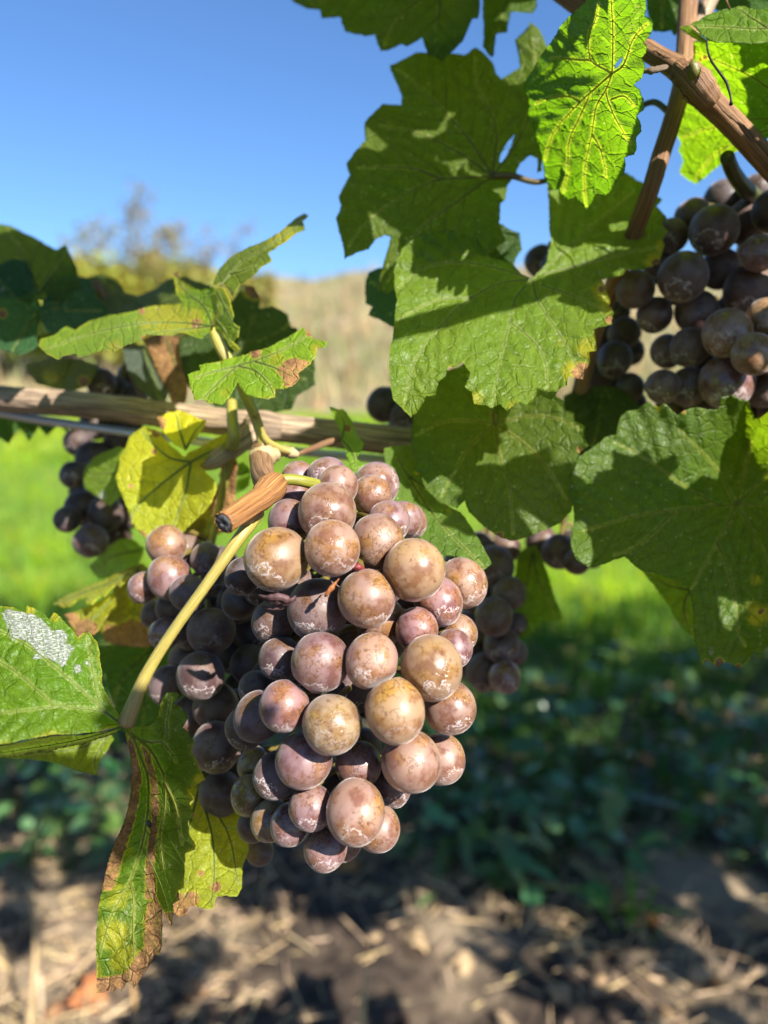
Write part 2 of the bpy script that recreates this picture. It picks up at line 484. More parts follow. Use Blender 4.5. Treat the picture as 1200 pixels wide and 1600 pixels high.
def tinted(name, rough=0.6, spec=0.3, trans=0.0, tgain=(2.6, 2.2, 0.9), var=0.3, scale=30.0):
    """base colour from the object's own colour, varied by noise; optional translucency"""
    m, nt, out = new_mat(name)
    q = NT(nt)
    oi = q.n('ShaderNodeObjectInfo')
    co = q.n('ShaderNodeTexCoord').outputs['Object']
    n = q.noise(co, scale, 4, 0.6)
    va = q.n('ShaderNodeAttribute', attribute_name='tint').outputs['Color']
    cb = q.mix(1.0, oi.outputs['Color'], va, 'MULTIPLY')
    cc = q.mix(n, q.mix(1.0, cb, (1 - var,) * 3, 'MULTIPLY'), q.mix(1.0, cb, (1 + var,) * 3, 'MULTIPLY'))
    pr = q.n('ShaderNodeBsdfPrincipled')
    q.set(pr.inputs['Base Color'], cc)
    pr.inputs['Roughness'].default_value = rough
    pr.inputs['Specular IOR Level'].default_value = spec
    if trans:
        tr = q.n('ShaderNodeBsdfTranslucent'); ms = q.n('ShaderNodeMixShader')
        q.set(tr.inputs['Color'], q.mix(1.0, cc, tgain, 'MULTIPLY')); ms.inputs[0].default_value = trans
        nt.links.new(pr.outputs[0], ms.inputs[1]); nt.links.new(tr.outputs[0], ms.inputs[2]); nt.links.new(ms.outputs[0], out.inputs[0])
    else:
        nt.links.new(pr.outputs[0], out.inputs[0])
    return m

def set_tint(me, cols):
    a = me.attributes.new('tint', 'FLOAT_COLOR', 'POINT')
    a.data.foreach_set('color', np.hstack([np.asarray(cols, float), np.ones((len(cols), 1))]).ravel())

M_LEAF = leaf_material()
M_VEIN = vein_material()
M_STEM = stem_material()
M_GRAPE = grape_material()
M_CANE = bark_material('cane_bark', (0.36, 0.20, 0.10, 1), (0.13, 0.065, 0.035, 1))
M_OLDCANE = bark_material('weathered_cane_bark', (0.42, 0.31, 0.21, 1), (0.15, 0.105, 0.075, 1), 10.0)
M_STUB = bark_material('ribbed_stub_bark', (0.48, 0.235, 0.075, 1), (0.12, 0.042, 0.016, 1), 30.0)
M_PITH = plain('dark_cut_wood', (0.085, 0.085, 0.088), 0.7, 0.75, 1400.0, bumpd=0.0006)
M_CREAM = plain('dried_sheath', (0.34, 0.25, 0.14), 0.6, 0.3, 500.0, bumpd=0.0003)

# ------------------------------------------------------------------ leaf builder
def inside(poly, pts):
    poly = np.asarray(poly, float); pts = np.asarray(pts, float)
    x, y = pts[:, 0], pts[:, 1]
    res = np.zeros(len(pts), bool)
    j = len(poly) - 1
    for i in range(len(poly)):
        xi, yi = poly[i]; xj, yj = poly[j]
        c = ((yi > y) != (yj > y)) & (x < (xj - xi) * (y - yi) / ((yj - yi) + 1e-12) + xi)
        res ^= c
        j = i
    return res

def min_dist(pts, samples):
    from mathutils.kdtree import KDTree
    pts = np.asarray(pts, float); samples = np.asarray(samples, float)
    kd = KDTree(len(samples))
    for i, p in enumerate(samples.tolist()): kd.insert((p[0], p[1], 0.0), i)
    kd.balance()
    return np.array([kd.find((p[0], p[1], 0.0))[2] for p in pts.tolist()])

def tps(ctrl):
    c = np.asarray(ctrl, float)
    xy, d = c[:, :2] / 100.0, c[:, 2]
    n = len(c)
    def phi(r2): return 0.5 * r2 * np.log(r2 + 1e-9)
    K = phi(((xy[:, None] - xy[None]) ** 2).sum(2)) + np.eye(n) * 0.02
    Pm = np.hstack([np.ones((n, 1)), xy])
    A = np.zeros((n + 3, n + 3)); A[:n, :n] = K; A[:n, n:] = Pm; A[n:, :n] = Pm.T
    s = np.linalg.lstsq(A, np.concatenate([d, np.zeros(3)]), rcond=None)[0]
    def f(p):
        p = np.asarray(p, float)[:, :2] / 100.0
        return phi(((p[:, None] - xy[None]) ** 2).sum(2)) @ s[:n] + s[n] + p @ s[n + 1:]
    return f

def resample(poly, step, teeth=0.0, seed=0):
    r0 = np.random.default_rng(seed)
    poly = np.asarray(poly, float)
    out = []
    n = len(poly)
    for i in range(n):
        a, b = poly[i], poly[(i + 1) % n]
        L = np.linalg.norm(b - a)
        k = max(1, int(round(L / step)))
        nrm = np.array([b[1] - a[1], a[0] - b[0]]) / (L + 1e-9)
        bow = r0.uniform(-0.05, 0.05) * L
        for j in range(k):
            t = j / k
            p = a * (1 - t) + b * t + nrm * bow * 4 * t * (1 - t)
            if teeth and 0 < j:
                p = p + nrm * teeth * r0.uniform(-0.6, 0.6)
            out.append(p)
    return np.array(out)

def smooth_noise(p, scale, seed):
    r0 = np.random.default_rng(seed)
    v = np.zeros(len(p))
    for k in range(5):
        a = r0.uniform(0, 2 * math.pi); f = scale * r0.uniform(0.6, 1.6)
        v += np.sin((p[:, 0] * math.cos(a) + p[:, 1] * math.sin(a)) * f + r0.uniform(0, 6.28))
    return v / 5

def grow_veins(poly, prim, gap=30.0):
    """primary veins smoothed, plus side veins that run until they meet the edge or another vein"""
    prim = [catmull(p, 3.0) for p in prim]
    lo = poly.min(0) - 4; sz = ((poly.max(0) + 4 - lo) / 2).astype(int) + 2
    gx, gy = np.meshgrid(np.arange(sz[0]), np.arange(sz[1]))
    mask = inside(poly, np.stack([gx.ravel() * 2 + lo[0], gy.ravel() * 2 + lo[1]], 1)).reshape(sz[1], sz[0])
    def within(q):
        i, j = int((q[0] - lo[0]) / 2 + 0.5), int((q[1] - lo[1]) / 2 + 0.5)
        return 0 <= i < sz[0] and 0 <= j < sz[1] and mask[j, i]
    allv = [(p, 1) for p in prim]
    pts = np.vstack(prim)
    for p in prim:
        seg = np.linalg.norm(np.diff(p, axis=0), axis=1)
        s = np.concatenate([[0], np.cumsum(seg)])
        L = s[-1]
        if L < 45: continue
        side = 1
        a = max(16.0, 0.16 * L)
        while a < L * 0.93:
            i = min(int(np.searchsorted(s, a)), len(p) - 2)
            t = p[i + 1] - p[i]; t /= np.linalg.norm(t) + 1e-9
            ang = R(50) * side
            d = np.array([t[0] * math.cos(ang) - t[1] * math.sin(ang), t[0] * math.sin(ang) + t[1] * math.cos(ang)])
            q = p[i].copy(); path = [q.copy()]
            for k in range(int(20 + 0.16 * L)):
                d = d + t * 0.016; d /= np.linalg.norm(d)
                q = q + d * 3.0
                if not within(q): break
                if k > 4 and np.sqrt(((pts - q) ** 2).sum(1).min()) < 5.0: path.append(q.copy()); break
                path.append(q.copy())
            if len(path) > 3:
                path = np.array(path)
                allv.append((path, 2)); pts = np.vstack([pts, path[3:]])
            side = -side
            a += gap * 0.5 * (0.85 + 0.3 * ((a * 7.13) % 1.0))
    return allv

leaf_count = [0]
def leaf(parent, outline, ctrl, center, veins=(), color=(0.055, 0.12, 0.014), side=1, spacing=4.5, teeth=1.2,
         yellow=(), dry=(), white=(), holes=(), margin=0.0, vcol=(0.20, 0.26, 0.06), bulge=0.00055, wave=0.0012,
         vr=2.0, gap=30.0, label=None, name='leaf', petiole=None, pcol=(0.42, 0.42, 0.08)):
    leaf_count[0] += 1
    seed = leaf_count[0]
    poly = resample(outline, spacing, teeth, seed)
    fdep = tps(ctrl)
    nb = len(poly)
    edges = [(i, (i + 1) % nb) for i in range(nb)]
    lo, hi = poly.min(0), poly.max(0)
    gx, gy = np.meshgrid(np.arange(lo[0], hi[0], spacing), np.arange(lo[1], hi[1], spacing * 0.866))
    gx = gx + (np.arange(gx.shape[0]) % 2)[:, None] * spacing * 0.5
    g = np.stack([gx.ravel(), gy.ravel()], 1)
    g += np.random.default_rng(seed).uniform(-0.22, 0.22, g.shape) * spacing
    g = g[inside(poly, g)]
    g = g[min_dist(g, poly) > spacing * 0.55]
    pts = np.vstack([poly, g])
    for h in holes:
        hp = resample(h, spacing * 0.8)
        n0 = len(pts)
        pts = np.vstack([pts, hp])
        edges += [(n0 + i, n0 + (i + 1) % len(hp)) for i in range(len(hp))]
    v2, e2, f2 = delaunay_2d_cdt([Vector(p) for p in pts], edges, [], 1, 1e-4)[:3]
    v2 = np.array([(v.x, v.y) for v in v2])
    f2 = np.array([f for f in f2 if len(f) == 3])
    cen = v2[f2].mean(1)
    keep = inside(poly, cen)
    for h in holes: keep &= ~inside(h, cen)
    f2 = f2[keep]
    used = np.unique(f2)
    remap = -np.ones(len(v2), int); remap[used] = np.arange(len(used))
    v2 = v2[used]; f2 = remap[f2]
    dep = fdep(v2)
    dmean = float(dep.mean())
    mm = dmean / FPX * 1000.0
    net = grow_veins(poly, veins, gap) if len(veins) else []
    edge_d = min_dist(v2, poly) * mm
    if net:
        prs = np.vstack([p for p, k in net if k == 1]); scs = np.vstack([p for p, k in net])
        d1 = min_dist(v2, prs) * mm; d2 = min_dist(v2, scs) * mm
    else:
        d1 = np.full(len(v2), 9.0); d2 = np.full(len(v2), 9.0)
    rel = bulge * (1 - np.exp(-(d2 / 1.5) ** 2)) + bulge * 0.8 * (1 - np.exp(-(d1 / 3.0) ** 2))
    rel = rel + bulge * 0.35 * smooth_noise(v2 * mm, 1.5, seed + 50)
    wv = wave * smooth_noise(v2 * mm, 0.16, seed) * np.clip(1.3 - edge_d / 10.0, 0.3, 1.3)
    wv = wv + wave * 0.6 * smooth_noise(v2 * mm, 0.45, seed + 9) * np.exp(-edge_d / 3.0)
    def fd(p):
        return fdep(p)
    dep = dep - side * rel + wv
    ray = FWD[None] + (v2[:, :1] - 600) / FPX * RT + (800 - v2[:, 1:2]) / FPX * UP
    X = CAM + dep[:, None] * ray
    # face orientation towards the camera
    a, b, c = X[f2[0, 0]], X[f2[0, 1]], X[f2[0, 2]]
    if np.dot(np.cross(b - a, c - a), CAM - a) < 0: f2 = f2[:, ::-1]
    # thin rim
    ec = {}
    for f in f2:
        for k in range(3):
            e = (int(f[k]), int(f[(k + 1) % 3]))
            ec[tuple(sorted(e))] = ec.get(tuple(sorted(e)), 0) + 1
    bd = [e for e, n in ec.items() if n == 1]
    bv = sorted({i for e in bd for i in e})
    bmap = {v: len(X) + k for k, v in enumerate(bv)}
    th = 0.00028
    X2 = X[bv] + th * ray[bv] / np.linalg.norm(ray[bv], axis=1)[:, None]
    allX = np.vstack([X, X2])
    faces = [tuple(f) for f in f2] + [(a, b, bmap[b], bmap[a]) for a, b in bd]
    org = P(center[0], center[1], float(fdep([center])[0]))
    o = mesh_obj(name, allX, faces, M_LEAF, parent, org)
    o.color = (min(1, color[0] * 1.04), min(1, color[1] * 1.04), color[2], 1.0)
    me = o.data
    ld = np.zeros((len(v2), 4))
    ld[:, 0] = np.clip(np.exp(-(d1 / 0.55) ** 2) + 0.6 * np.exp(-(d2 / 0.35) ** 2), 0, 1)
    def blobs(lst):
        m = np.zeros(len(v2))
        for bspec in lst:
            if len(bspec) > 4 or isinstance(bspec[0], (tuple, list)):
                pl = [tuple(z) for z in bspec]
                ins = inside(pl, v2)
                dd = min_dist(v2, resample(pl, 3.0))
                m = np.maximum(m, np.clip(0.5 + np.where(ins, dd, -dd) / 14.0, 0, 1))
            else:
                u, v, r = bspec[:3]; st = bspec[3] if len(bspec) > 3 else 1.0
                m = np.maximum(m, st * np.clip(1.35 - np.hypot(v2[:, 0] - u, v2[:, 1] - v) / r * 0.85, 0, 1))
        return m
    ld[:, 1] = blobs(dry)
    ld[:, 2] = np.maximum(blobs(yellow), 0.8 * margin * (0.45 + 0.75 * np.clip(smooth_noise(v2 * mm, 0.5, seed + 3) + 0.4, 0, 1)) * np.exp(-(edge_d / 1.1)))
    ld[:, 3] = blobs(white)
    ld = np.vstack([ld, ld[bv]])
    at = me.attributes.new('ld', 'FLOAT_COLOR', 'POINT'); at.data.foreach_set('color', ld.ravel())
    luv = np.zeros((len(allX), 3)); luv[:len(v2), :2] = v2 * mm; luv[len(v2):, :2] = v2[bv] * mm
    at = me.attributes.new('luv', 'FLOAT_VECTOR', 'POINT'); at.data.foreach_set('vector', luv.ravel())
    # raised veins
    if net:
        for kind, nm in ((1, 'veins'), (2, 'side_veins')):
            V, F = [], []
            for p, k in net:
                if k != kind or len(p) < 3: continue
                q = p[::2] if len(p) > 8 else p
                n = len(q)
                r_px = (np.linspace(vr, vr * 0.25, n) if k == 1 else np.linspace(vr * 0.34, vr * 0.14, n))
                dd = fdep(q)
                e_d = min_dist(q, poly) * mm
                dd = dd + wave * smooth_noise(q * mm, 0.16, seed) * np.clip(1.3 - e_d / 10.0, 0.3, 1.3) + wave * 0.6 * smooth_noise(q * mm, 0.45, seed + 9) * np.exp(-e_d / 3.0)
                rel0 = bulge * 0.35 * smooth_noise(q * mm, 1.5, seed + 50) + (0 if k == 1 else bulge * 0.8 * (1 - np.exp(-(min_dist(q, prs) * mm / 3.0) ** 2)))
                dd = dd - side * rel0
                rr = r_px * dmean / FPX
                path = np.array([P(a_, b_, c_) for (a_, b_), c_ in zip(q, dd)])
                path = path - (ray.mean(0) / np.linalg.norm(ray.mean(0)))[None] * (rr * (0.1 if side > 0 else 0.3))[:, None]
                vv, ff, _ = tube_data(path, rr, seg=5, cap=False)
                n0 = sum(len(z) for z in V)
                V.append(vv); F += [tuple(i + n0 for i in f) for f in ff]
            if V:
                vo = mesh_obj(nm, np.vstack(V), F, M_VEIN, o, org)
                cc = np.array(vcol) * 0.6
                if kind == 2: cc = 0.35 * cc + 0.65 * np.array(color) * 1.5
                vo.color = tuple(cc) + (1.0,)
    if petiole:
        po = ptube('petiole', petiole, M_STEM, o, seg=16, seed=seed, ridge=0.035, bump=0.012)
        po.color = tuple(pcol) + (0.062 if len(petiole) > 7 else 1.0,)
    if label: o['label'] = label
    # mean lighting angle, for tuning
    nrm = np.cross(X[f2[:, 1]] - X[f2[:, 0]], X[f2[:, 2]] - X[f2[:, 0]]); s_ = nrm.sum(0); s_ /= np.linalg.norm(s_)
    LOG.append('leaf %s %.2f %s' % (o.name, float(s_ @ SUN), label or '')) if 0 else print('leaf', o.name, 'n.L=%.2f' % float(s_ @ SUN), 'verts', len(allX), label or '')
    return o

# generic five-lobed vine leaf in its own plane (metres), for foliage that is not a portrait of one leaf
def generic_leaf(seed, size=0.10, nteeth=34, cup=0.25, dense=True):
    r0 = np.random.default_rng(seed)
    n = nteeth * 2
    th = np.linspace(-math.pi + 0.28, math.pi - 0.28, n)
    lob = 0.70 + 0.30 * np.exp(-(th / 0.36) ** 2)
    for a, h in ((1.05, 0.22), (-1.05, 0.22), (2.05, 0.10), (-2.05, 0.10)):
        lob += h * np.exp(-((th - a) / 0.30) ** 2)
    lob += r0.normal(0, 0.025, n)
    lob *= 1 + 0.055 * np.where(np.arange(n) % 2 == 0, 1, -1)
    ring = np.stack([np.sin(th) * lob, np.cos(th) * lob], 1) * size * 0.5
    rings = [ring * k for k in (1.0, 0.72, 0.42)] if dense else [ring, ring * 0.5]
    v = np.vstack(rings + [np.zeros((1, 2))])
    rr = np.hypot(v[:, 0], v[:, 1]) / (size * 0.5)
    z = -cup * size * 0.5 * rr ** 2 * (0.5 + 0.5 * np.cos(2 * np.arctan2(v[:, 0], v[:, 1]) + r0.uniform(0, 6))) + r0.normal(0, 0.01, len(v)) * size
    z += 0.08 * size * np.abs(v[:, 0]) / (size * 0.5)
    V = np.column_stack([v, z])
    F = []
    for k in range(len(rings) - 1):
        for i in range(n - 1):
            F.append((k * n + i, k * n + i + 1, (k + 1) * n + i + 1, (k + 1) * n + i))
    c = len(V) - 1; k = (len(rings) - 1) * n
    for i in range(n - 1): F.append((k + i, k + i + 1, c))
    return V, F

def rot_to(normal, spin=0.0):
    q = Vector(normal).to_track_quat('Z', 'Y').to_matrix() @ Matrix.Rotation(spin, 3, 'Z')
    return np.array(q)
# unseen leaves added on the sunny side to block the sun: (u, v, depth) shaded, distance towards the sun, size, spin
SHADES = [
    (1085, 915, .205, .10, .072, 0.4), (1000, 820, .206, .11, .048, 2.0), (1130, 1000, .2, .10, .05, 2.5),
    (570, 335, .225, .115, .058, 0.2), (820, 190, .228, .11, .048, 1.4), (690, 75, .235, .10, .055, 2.6), (550, 175, .235, .10, .058, 0.0),
    (600, 0, .25, .08, .095, 0.3), (730, 0, .24, .09, .06, 1.0), (1040, 0, .235, .08, .06, 0.0),
    (925, 470, .21, .12, .022, 0.3),
    (990, 540, .235, .12, .046, 1.0), (1010, 610, .235, .13, .036, 2.0), (1040, 440, .235, .11, .05, 0.4),
    (50, 445, .262, .17, .08, 0.6), (800, 800, .205, .14, .040, 0.4), (110, 480, .262, .175, .07, 2.0), (240, 470, .27, .17, .06, 0.1),
    (245, 1215, .166, .27, .040, 0.5),  # behind the camera, added to shade the drooping leaf
]

# ------------------------------------------------------------------ setting: ground, hill
def soil_material():
    m, nt, out = new_mat('soil')
    q = NT(nt)
    co = q.n('ShaderNodeTexCoord').outputs['Object']
    n1 = q.noise(co, 3.0, 4, 0.6); n2 = q.noise(co, 26.0, 5, 0.7); n3 = q.noise(co, 0.25, 3, 0.5)
    c = q.mix(q.ramp(n2, 0.35, 0.65), (0.030, 0.022, 0.017), (0.085, 0.060, 0.042))
    c = q.mix(q.math('MULTIPLY', q.ramp(n1, 0.48, 0.64), 0.80), c, (0.31, 0.235, 0.15))
    y = q.sep(co)[1]
    far = q.ramp(q.math('ADD', y, q.math('MULTIPLY', n1, 0.8)), 2.0, 2.8)
    c = q.mix(far, c, q.mix(n3, (0.11, 0.20, 0.02), (0.17, 0.26, 0.03)))
    pr = q.n('ShaderNodeBsdfPrincipled'); q.set(pr.inputs['Base Color'], c)
    pr.inputs['Roughness'].default_value = 0.85; pr.inputs['Specular IOR Level'].default_value = 0.2
    q.set(pr.inputs['Normal'], q.bump(n2, 0.9, 0.02))
    nt.links.new(pr.outputs[0], out.inputs[0])
    return m

def hill_material():
    m, nt, out = new_mat('dry_hillside')
    q = NT(nt)
    co = q.n('ShaderNodeTexCoord').outputs['Object']
    n1 = q.noise(co, 0.20, 4, 0.6); n2 = q.noise(co, 0.9, 5, 0.7)
    c = q.mix(q.ramp(n1, 0.35, 0.65), (0.235, 0.185, 0.10), (0.165, 0.165, 0.065))
    c = q.mix(q.math('MULTIPLY', q.ramp(n2, 0.45, 0.7), 0.5), c, (0.28, 0.215, 0.14))
    pr = q.n('ShaderNodeBsdfPrincipled'); q.set(pr.inputs['Base Color'], c); pr.inputs['Roughness'].default_value = 0.9
    nt.links.new(pr.outputs[0], out.inputs[0])
    return m

def gz(x, y):
    near = np.exp(-np.maximum(y - 2.0, 0) / 2.0)
    return 0.012 * near * (np.sin(x * 9 + 3 * np.sin(y * 5)) + np.sin(y * 13 + 2 * np.sin(x * 7)) + 0.7 * np.sin(x * 31 + y * 23))

xs = np.concatenate([-np.geomspace(500, 3.2, 24), np.arange(-3, 3.01, 0.05), np.geomspace(3.2, 500, 24)])
ys = np.concatenate([-np.geomspace(300, 1.2, 14), np.arange(-1, 3.01, 0.05), np.geomspace(3.2, 900, 34)])
GX, GY = np.meshgrid(xs, ys)
GZ = gz(GX, GY)
nv = len(xs)
F = [(j * nv + i, j * nv + i + 1, (j + 1) * nv + i + 1, (j + 1) * nv + i) for j in range(len(ys) - 1) for i in range(nv - 1)]
ground = mesh_obj('ground', np.column_stack([GX.ravel(), GY.ravel(), GZ.ravel()]), F, soil_material(), origin=np.zeros(3))
tag(ground, 'dark soil strip under the vines turning to grass', kind='structure')

hx = np.linspace(-90, 110, 90); hy = np.linspace(19, 120, 60)
HX, HY = np.meshgrid(hx, hy)
r_ = np.clip((HY - 19) / 34, 0, 1)
HZ = (0.75 + 7.6 + 0.012 * HX) * (r_ ** 1.25) * (1 + 0.04 * np.sin(HX * 0.21) + 0.03 * np.sin(HX * 0.53 + 1)) + 0.15 * np.sin(HX * 1.3 + HY * 0.8) * r_ - 0.05
HZ[HY > 70] *= 1.0
nv = len(hx)
F = [(j * nv + i, j * nv + i + 1, (j + 1) * nv + i + 1, (j + 1) * nv + i) for j in range(len(hy) - 1) for i in range(nv - 1)]
hill = mesh_obj('hill', np.column_stack([HX.ravel(), HY.ravel(), HZ.ravel()]), F, hill_material(), origin=np.zeros(3))
tag(hill, 'tan dry grass bank rising behind the lawn', kind='structure')

def hill_z(x, y):
    r = np.clip((y - 19) / 34, 0, 1)
    return (8.35 + 0.012 * x) * (r ** 1.25) * (1 + 0.04 * np.sin(x * 0.21) + 0.03 * np.sin(x * 0.53 + 1)) + 0.15 * np.sin(x * 1.3 + y * 0.8) * r - 0.05

# blades of grass and straw: one mass each
def cell(x, y, a, b):
    i = np.floor(x / a + 0.6 * np.sin(y * 7)).astype(int); j = np.floor(y / b + 0.5 * np.sin(x * 9)).astype(int)
    h = (i * 73856093) ^ (j * 19349663)
    return ((h * 2654435761) % 1000003) / 1000003.0

def blades(name, base, h, wd, lean, mat, color, tint, label, cat):
    n = len(base)
    a = rng.uniform(0, 2 * math.pi, n)
    wdv = np.column_stack([np.cos(a), np.sin(a), np.zeros(n)]) * wd[:, None]
    b = rng.uniform(0, 2 * math.pi, n)
    ln = np.column_stack([np.cos(b), np.sin(b), np.zeros(n)]) * (lean * h)[:, None]
    up = np.array([0, 0, 1.0])[None] * h[:, None]
    v = np.stack([base - wdv, base + wdv, base + wdv * 0.7 + up * 0.6 + ln * 0.35, base - wdv * 0.7 + up * 0.6 + ln * 0.35, base + up * (1 - 0.35 * lean[:, None]) + ln], 1)
    V = v.reshape(-1, 3)
    i = np.arange(n) * 5
    me = bpy.data.meshes.new(name)
    F = [f for k in i.tolist() for f in ((k, k + 1, k + 2, k + 3), (k + 3, k + 2, k + 4))]
    me.from_pydata(V.tolist(), [], F)
    me.materials.append(mat)
    set_tint(me, np.repeat(tint, 5, axis=0))
    o = bpy.data.objects.new(name, me); place(o, np.zeros(3))
    o.color = tuple(color) + (1.0,)
    tag(o, label, cat, kind='stuff')
    return o

M_GRASS = tinted('grass_blade', 0.5, 0.3, 0.45, (2.4, 2.1, 0.8))
M_STRAW = tinted('dry_straw', 0.75, 0.2, 0.0)
M_WEED = tinted('weed_leaf', 0.30, 0.5, 0.30, (2.2, 2.0, 0.8), var=0.25, scale=40)
M_DRYLEAF = tinted('dry_leaf', 0.7, 0.2, 0.25, (1.4, 1.2, 1.0), var=0.5, scale=60)
M_FARLEAF = tinted('far_foliage', 0.55, 0.3, 0.35, (2.0, 1.8, 0.9), var=0.3, scale=2)
M_TREEBARK = plain('tree_bark', (0.16, 0.12, 0.09), 0.85, 0.4, 3.0)

n = 26000
gy = 2.15 + 5.5 * rng.random(n) ** 1.6
gx = rng.uniform(-1, 1, n) * (0.9 + gy * 0.75)
keep = rng.random(n) < np.clip((gy - 2.1 + 0.25 * np.sin(gx * 3.1)) / 0.5, 0.06, 1)
gx, gy = gx[keep], gy[keep]
n = len(gx)
patch = 0.5 + 0.5 * np.sin(gx * 4.1 + np.sin(gy * 3.0) * 2) * np.sin(gy * 3.7 + gx)
tint = np.column_stack([0.6 + 0.8 * patch + rng.normal(0, .15, n), 0.65 + 0.5 * patch + rng.normal(0, .12, n), np.full(n, 0.8)])
k1 = cell(gx, gy, 0.10, 0.16)[:, None]; k2 = cell(gx + 5, gy + 3, 0.05, 0.09)[:, None]
tint = tint * (0.45 + 0.75 * k1) * (0.7 + 0.6 * k2) * np.column_stack([1 + 0.5 * k1[:, 0], np.ones(n), np.ones(n)])
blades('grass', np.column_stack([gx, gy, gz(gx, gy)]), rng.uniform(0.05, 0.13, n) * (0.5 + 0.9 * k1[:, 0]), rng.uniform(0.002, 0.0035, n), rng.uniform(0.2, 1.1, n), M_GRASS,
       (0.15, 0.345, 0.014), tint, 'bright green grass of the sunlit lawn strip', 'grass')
n = 22000
gy = 7 + 14 * rng.random(n)
gx = rng.uniform(-1, 1, n) * (1 + gy * 0.7)
patch = 0.5 + 0.5 * np.sin(gx * 1.1 + np.sin(gy * 0.8) * 2) * np.sin(gy * 1.1 + gx)
tint = np.column_stack([0.95 + 0.6 * patch + rng.normal(0, .1, n), 0.9 + 0.2 * patch + rng.normal(0, .08, n), np.full(n, 0.8)])
k1 = cell(gx, gy, 0.35, 0.7)[:, None]
tint = tint * (0.55 + 0.8 * k1) * np.column_stack([1 + 0.5 * k1[:, 0], np.ones(n), np.ones(n)])
blades('grass', np.column_stack([gx, gy, np.zeros(n)]), rng.uniform(0.07, 0.17, n), rng.uniform(0.006, 0.011, n), rng.uniform(0.2, 0.9, n), M_GRASS,
       (0.16, 0.34, 0.016), tint, 'far part of the lawn below the dry bank', 'grass')
n = 9000
ry = 20 + 30 * rng.random(n)
rx = rng.uniform(-0.8, 0.9, n) * ry
patch = 0.5 + 0.5 * np.sin(rx * 0.5 + np.sin(ry * 0.4) * 2)
tint = np.column_stack([0.7 + 0.5 * patch + rng.normal(0, .15, n), 0.7 + 0.45 * patch + rng.normal(0, .12, n), 0.6 + 0.6 * patch])
blades('dry_reeds', np.column_stack([rx, ry, hill_z(rx, ry) - 0.05]), rng.uniform(0.4, 1.2, n), rng.uniform(0.02, 0.06, n), rng.uniform(0.1, 0.6, n), M_STRAW,
       (0.245, 0.205, 0.10), tint, 'tall dry straw coloured grass covering the bank', 'dry grass')

# straw and twigs lying about near the camera
n = 20000
sy = 0.45 + 1.9 * rng.random(n)
sx_ = rng.uniform(-1, 1, n) * (0.5 + sy * 0.6)
clump = np.sin(sx_ * 5 + 1.0) * np.sin(sy * 6 + 2.0 * np.sin(sx_ * 2)) + rng.normal(0, 0.4, n)
keep = clump > -0.15
sx_, sy = sx_[keep], sy[keep]; n = len(sx_)
ang = rng.uniform(0, math.pi, n); L = rng.uniform(0.01, 0.06, n); W = rng.uniform(0.0003, 0.0012, n) * (1 + 1.2 * (rng.random(n) > 0.96))
dx = np.column_stack([np.cos(ang), np.sin(ang), rng.normal(0, 0.25, n)]) * L[:, None] * 0.5
wx = np.column_stack([-np.sin(ang), np.cos(ang), rng.normal(0, 0.3, n)]) * W[:, None]
b0 = np.column_stack([sx_, sy, gz(sx_, sy) + rng.uniform(0.003, 0.02, n)])
hh = np.column_stack([np.zeros(n), np.zeros(n), W * 1.2])
V = np.stack([b0 - dx - wx, b0 - dx + wx, b0 + dx + wx, b0 + dx - wx, b0 - dx + hh, b0 + dx + hh], 1).reshape(-1, 3)
F = [f for k in (np.arange(n) * 6).tolist() for f in ((k, k + 1, k + 2, k + 3), (k + 1, k + 4, k + 5, k + 2), (k + 4, k, k + 3, k + 5))]
me = bpy.data.meshes.new('straw'); me.from_pydata(V.tolist(), [], F); me.materials.append(M_STRAW)
tn = np.clip(rng.normal(1, 0.3, n), 0.35, 1.6)
set_tint(me, np.repeat(np.column_stack([tn, tn * rng.uniform(0.85, 1.0, n), tn * rng.uniform(0.7, 1.0, n)]), 6, axis=0))
straw = bpy.data.objects.new('straw', me); place(straw, np.zeros(3)); straw.color = (0.48, 0.37, 0.23, 1)
tag(straw, 'dry straw and bits of twig strewn over the bare soil', 'straw', kind='stuff')

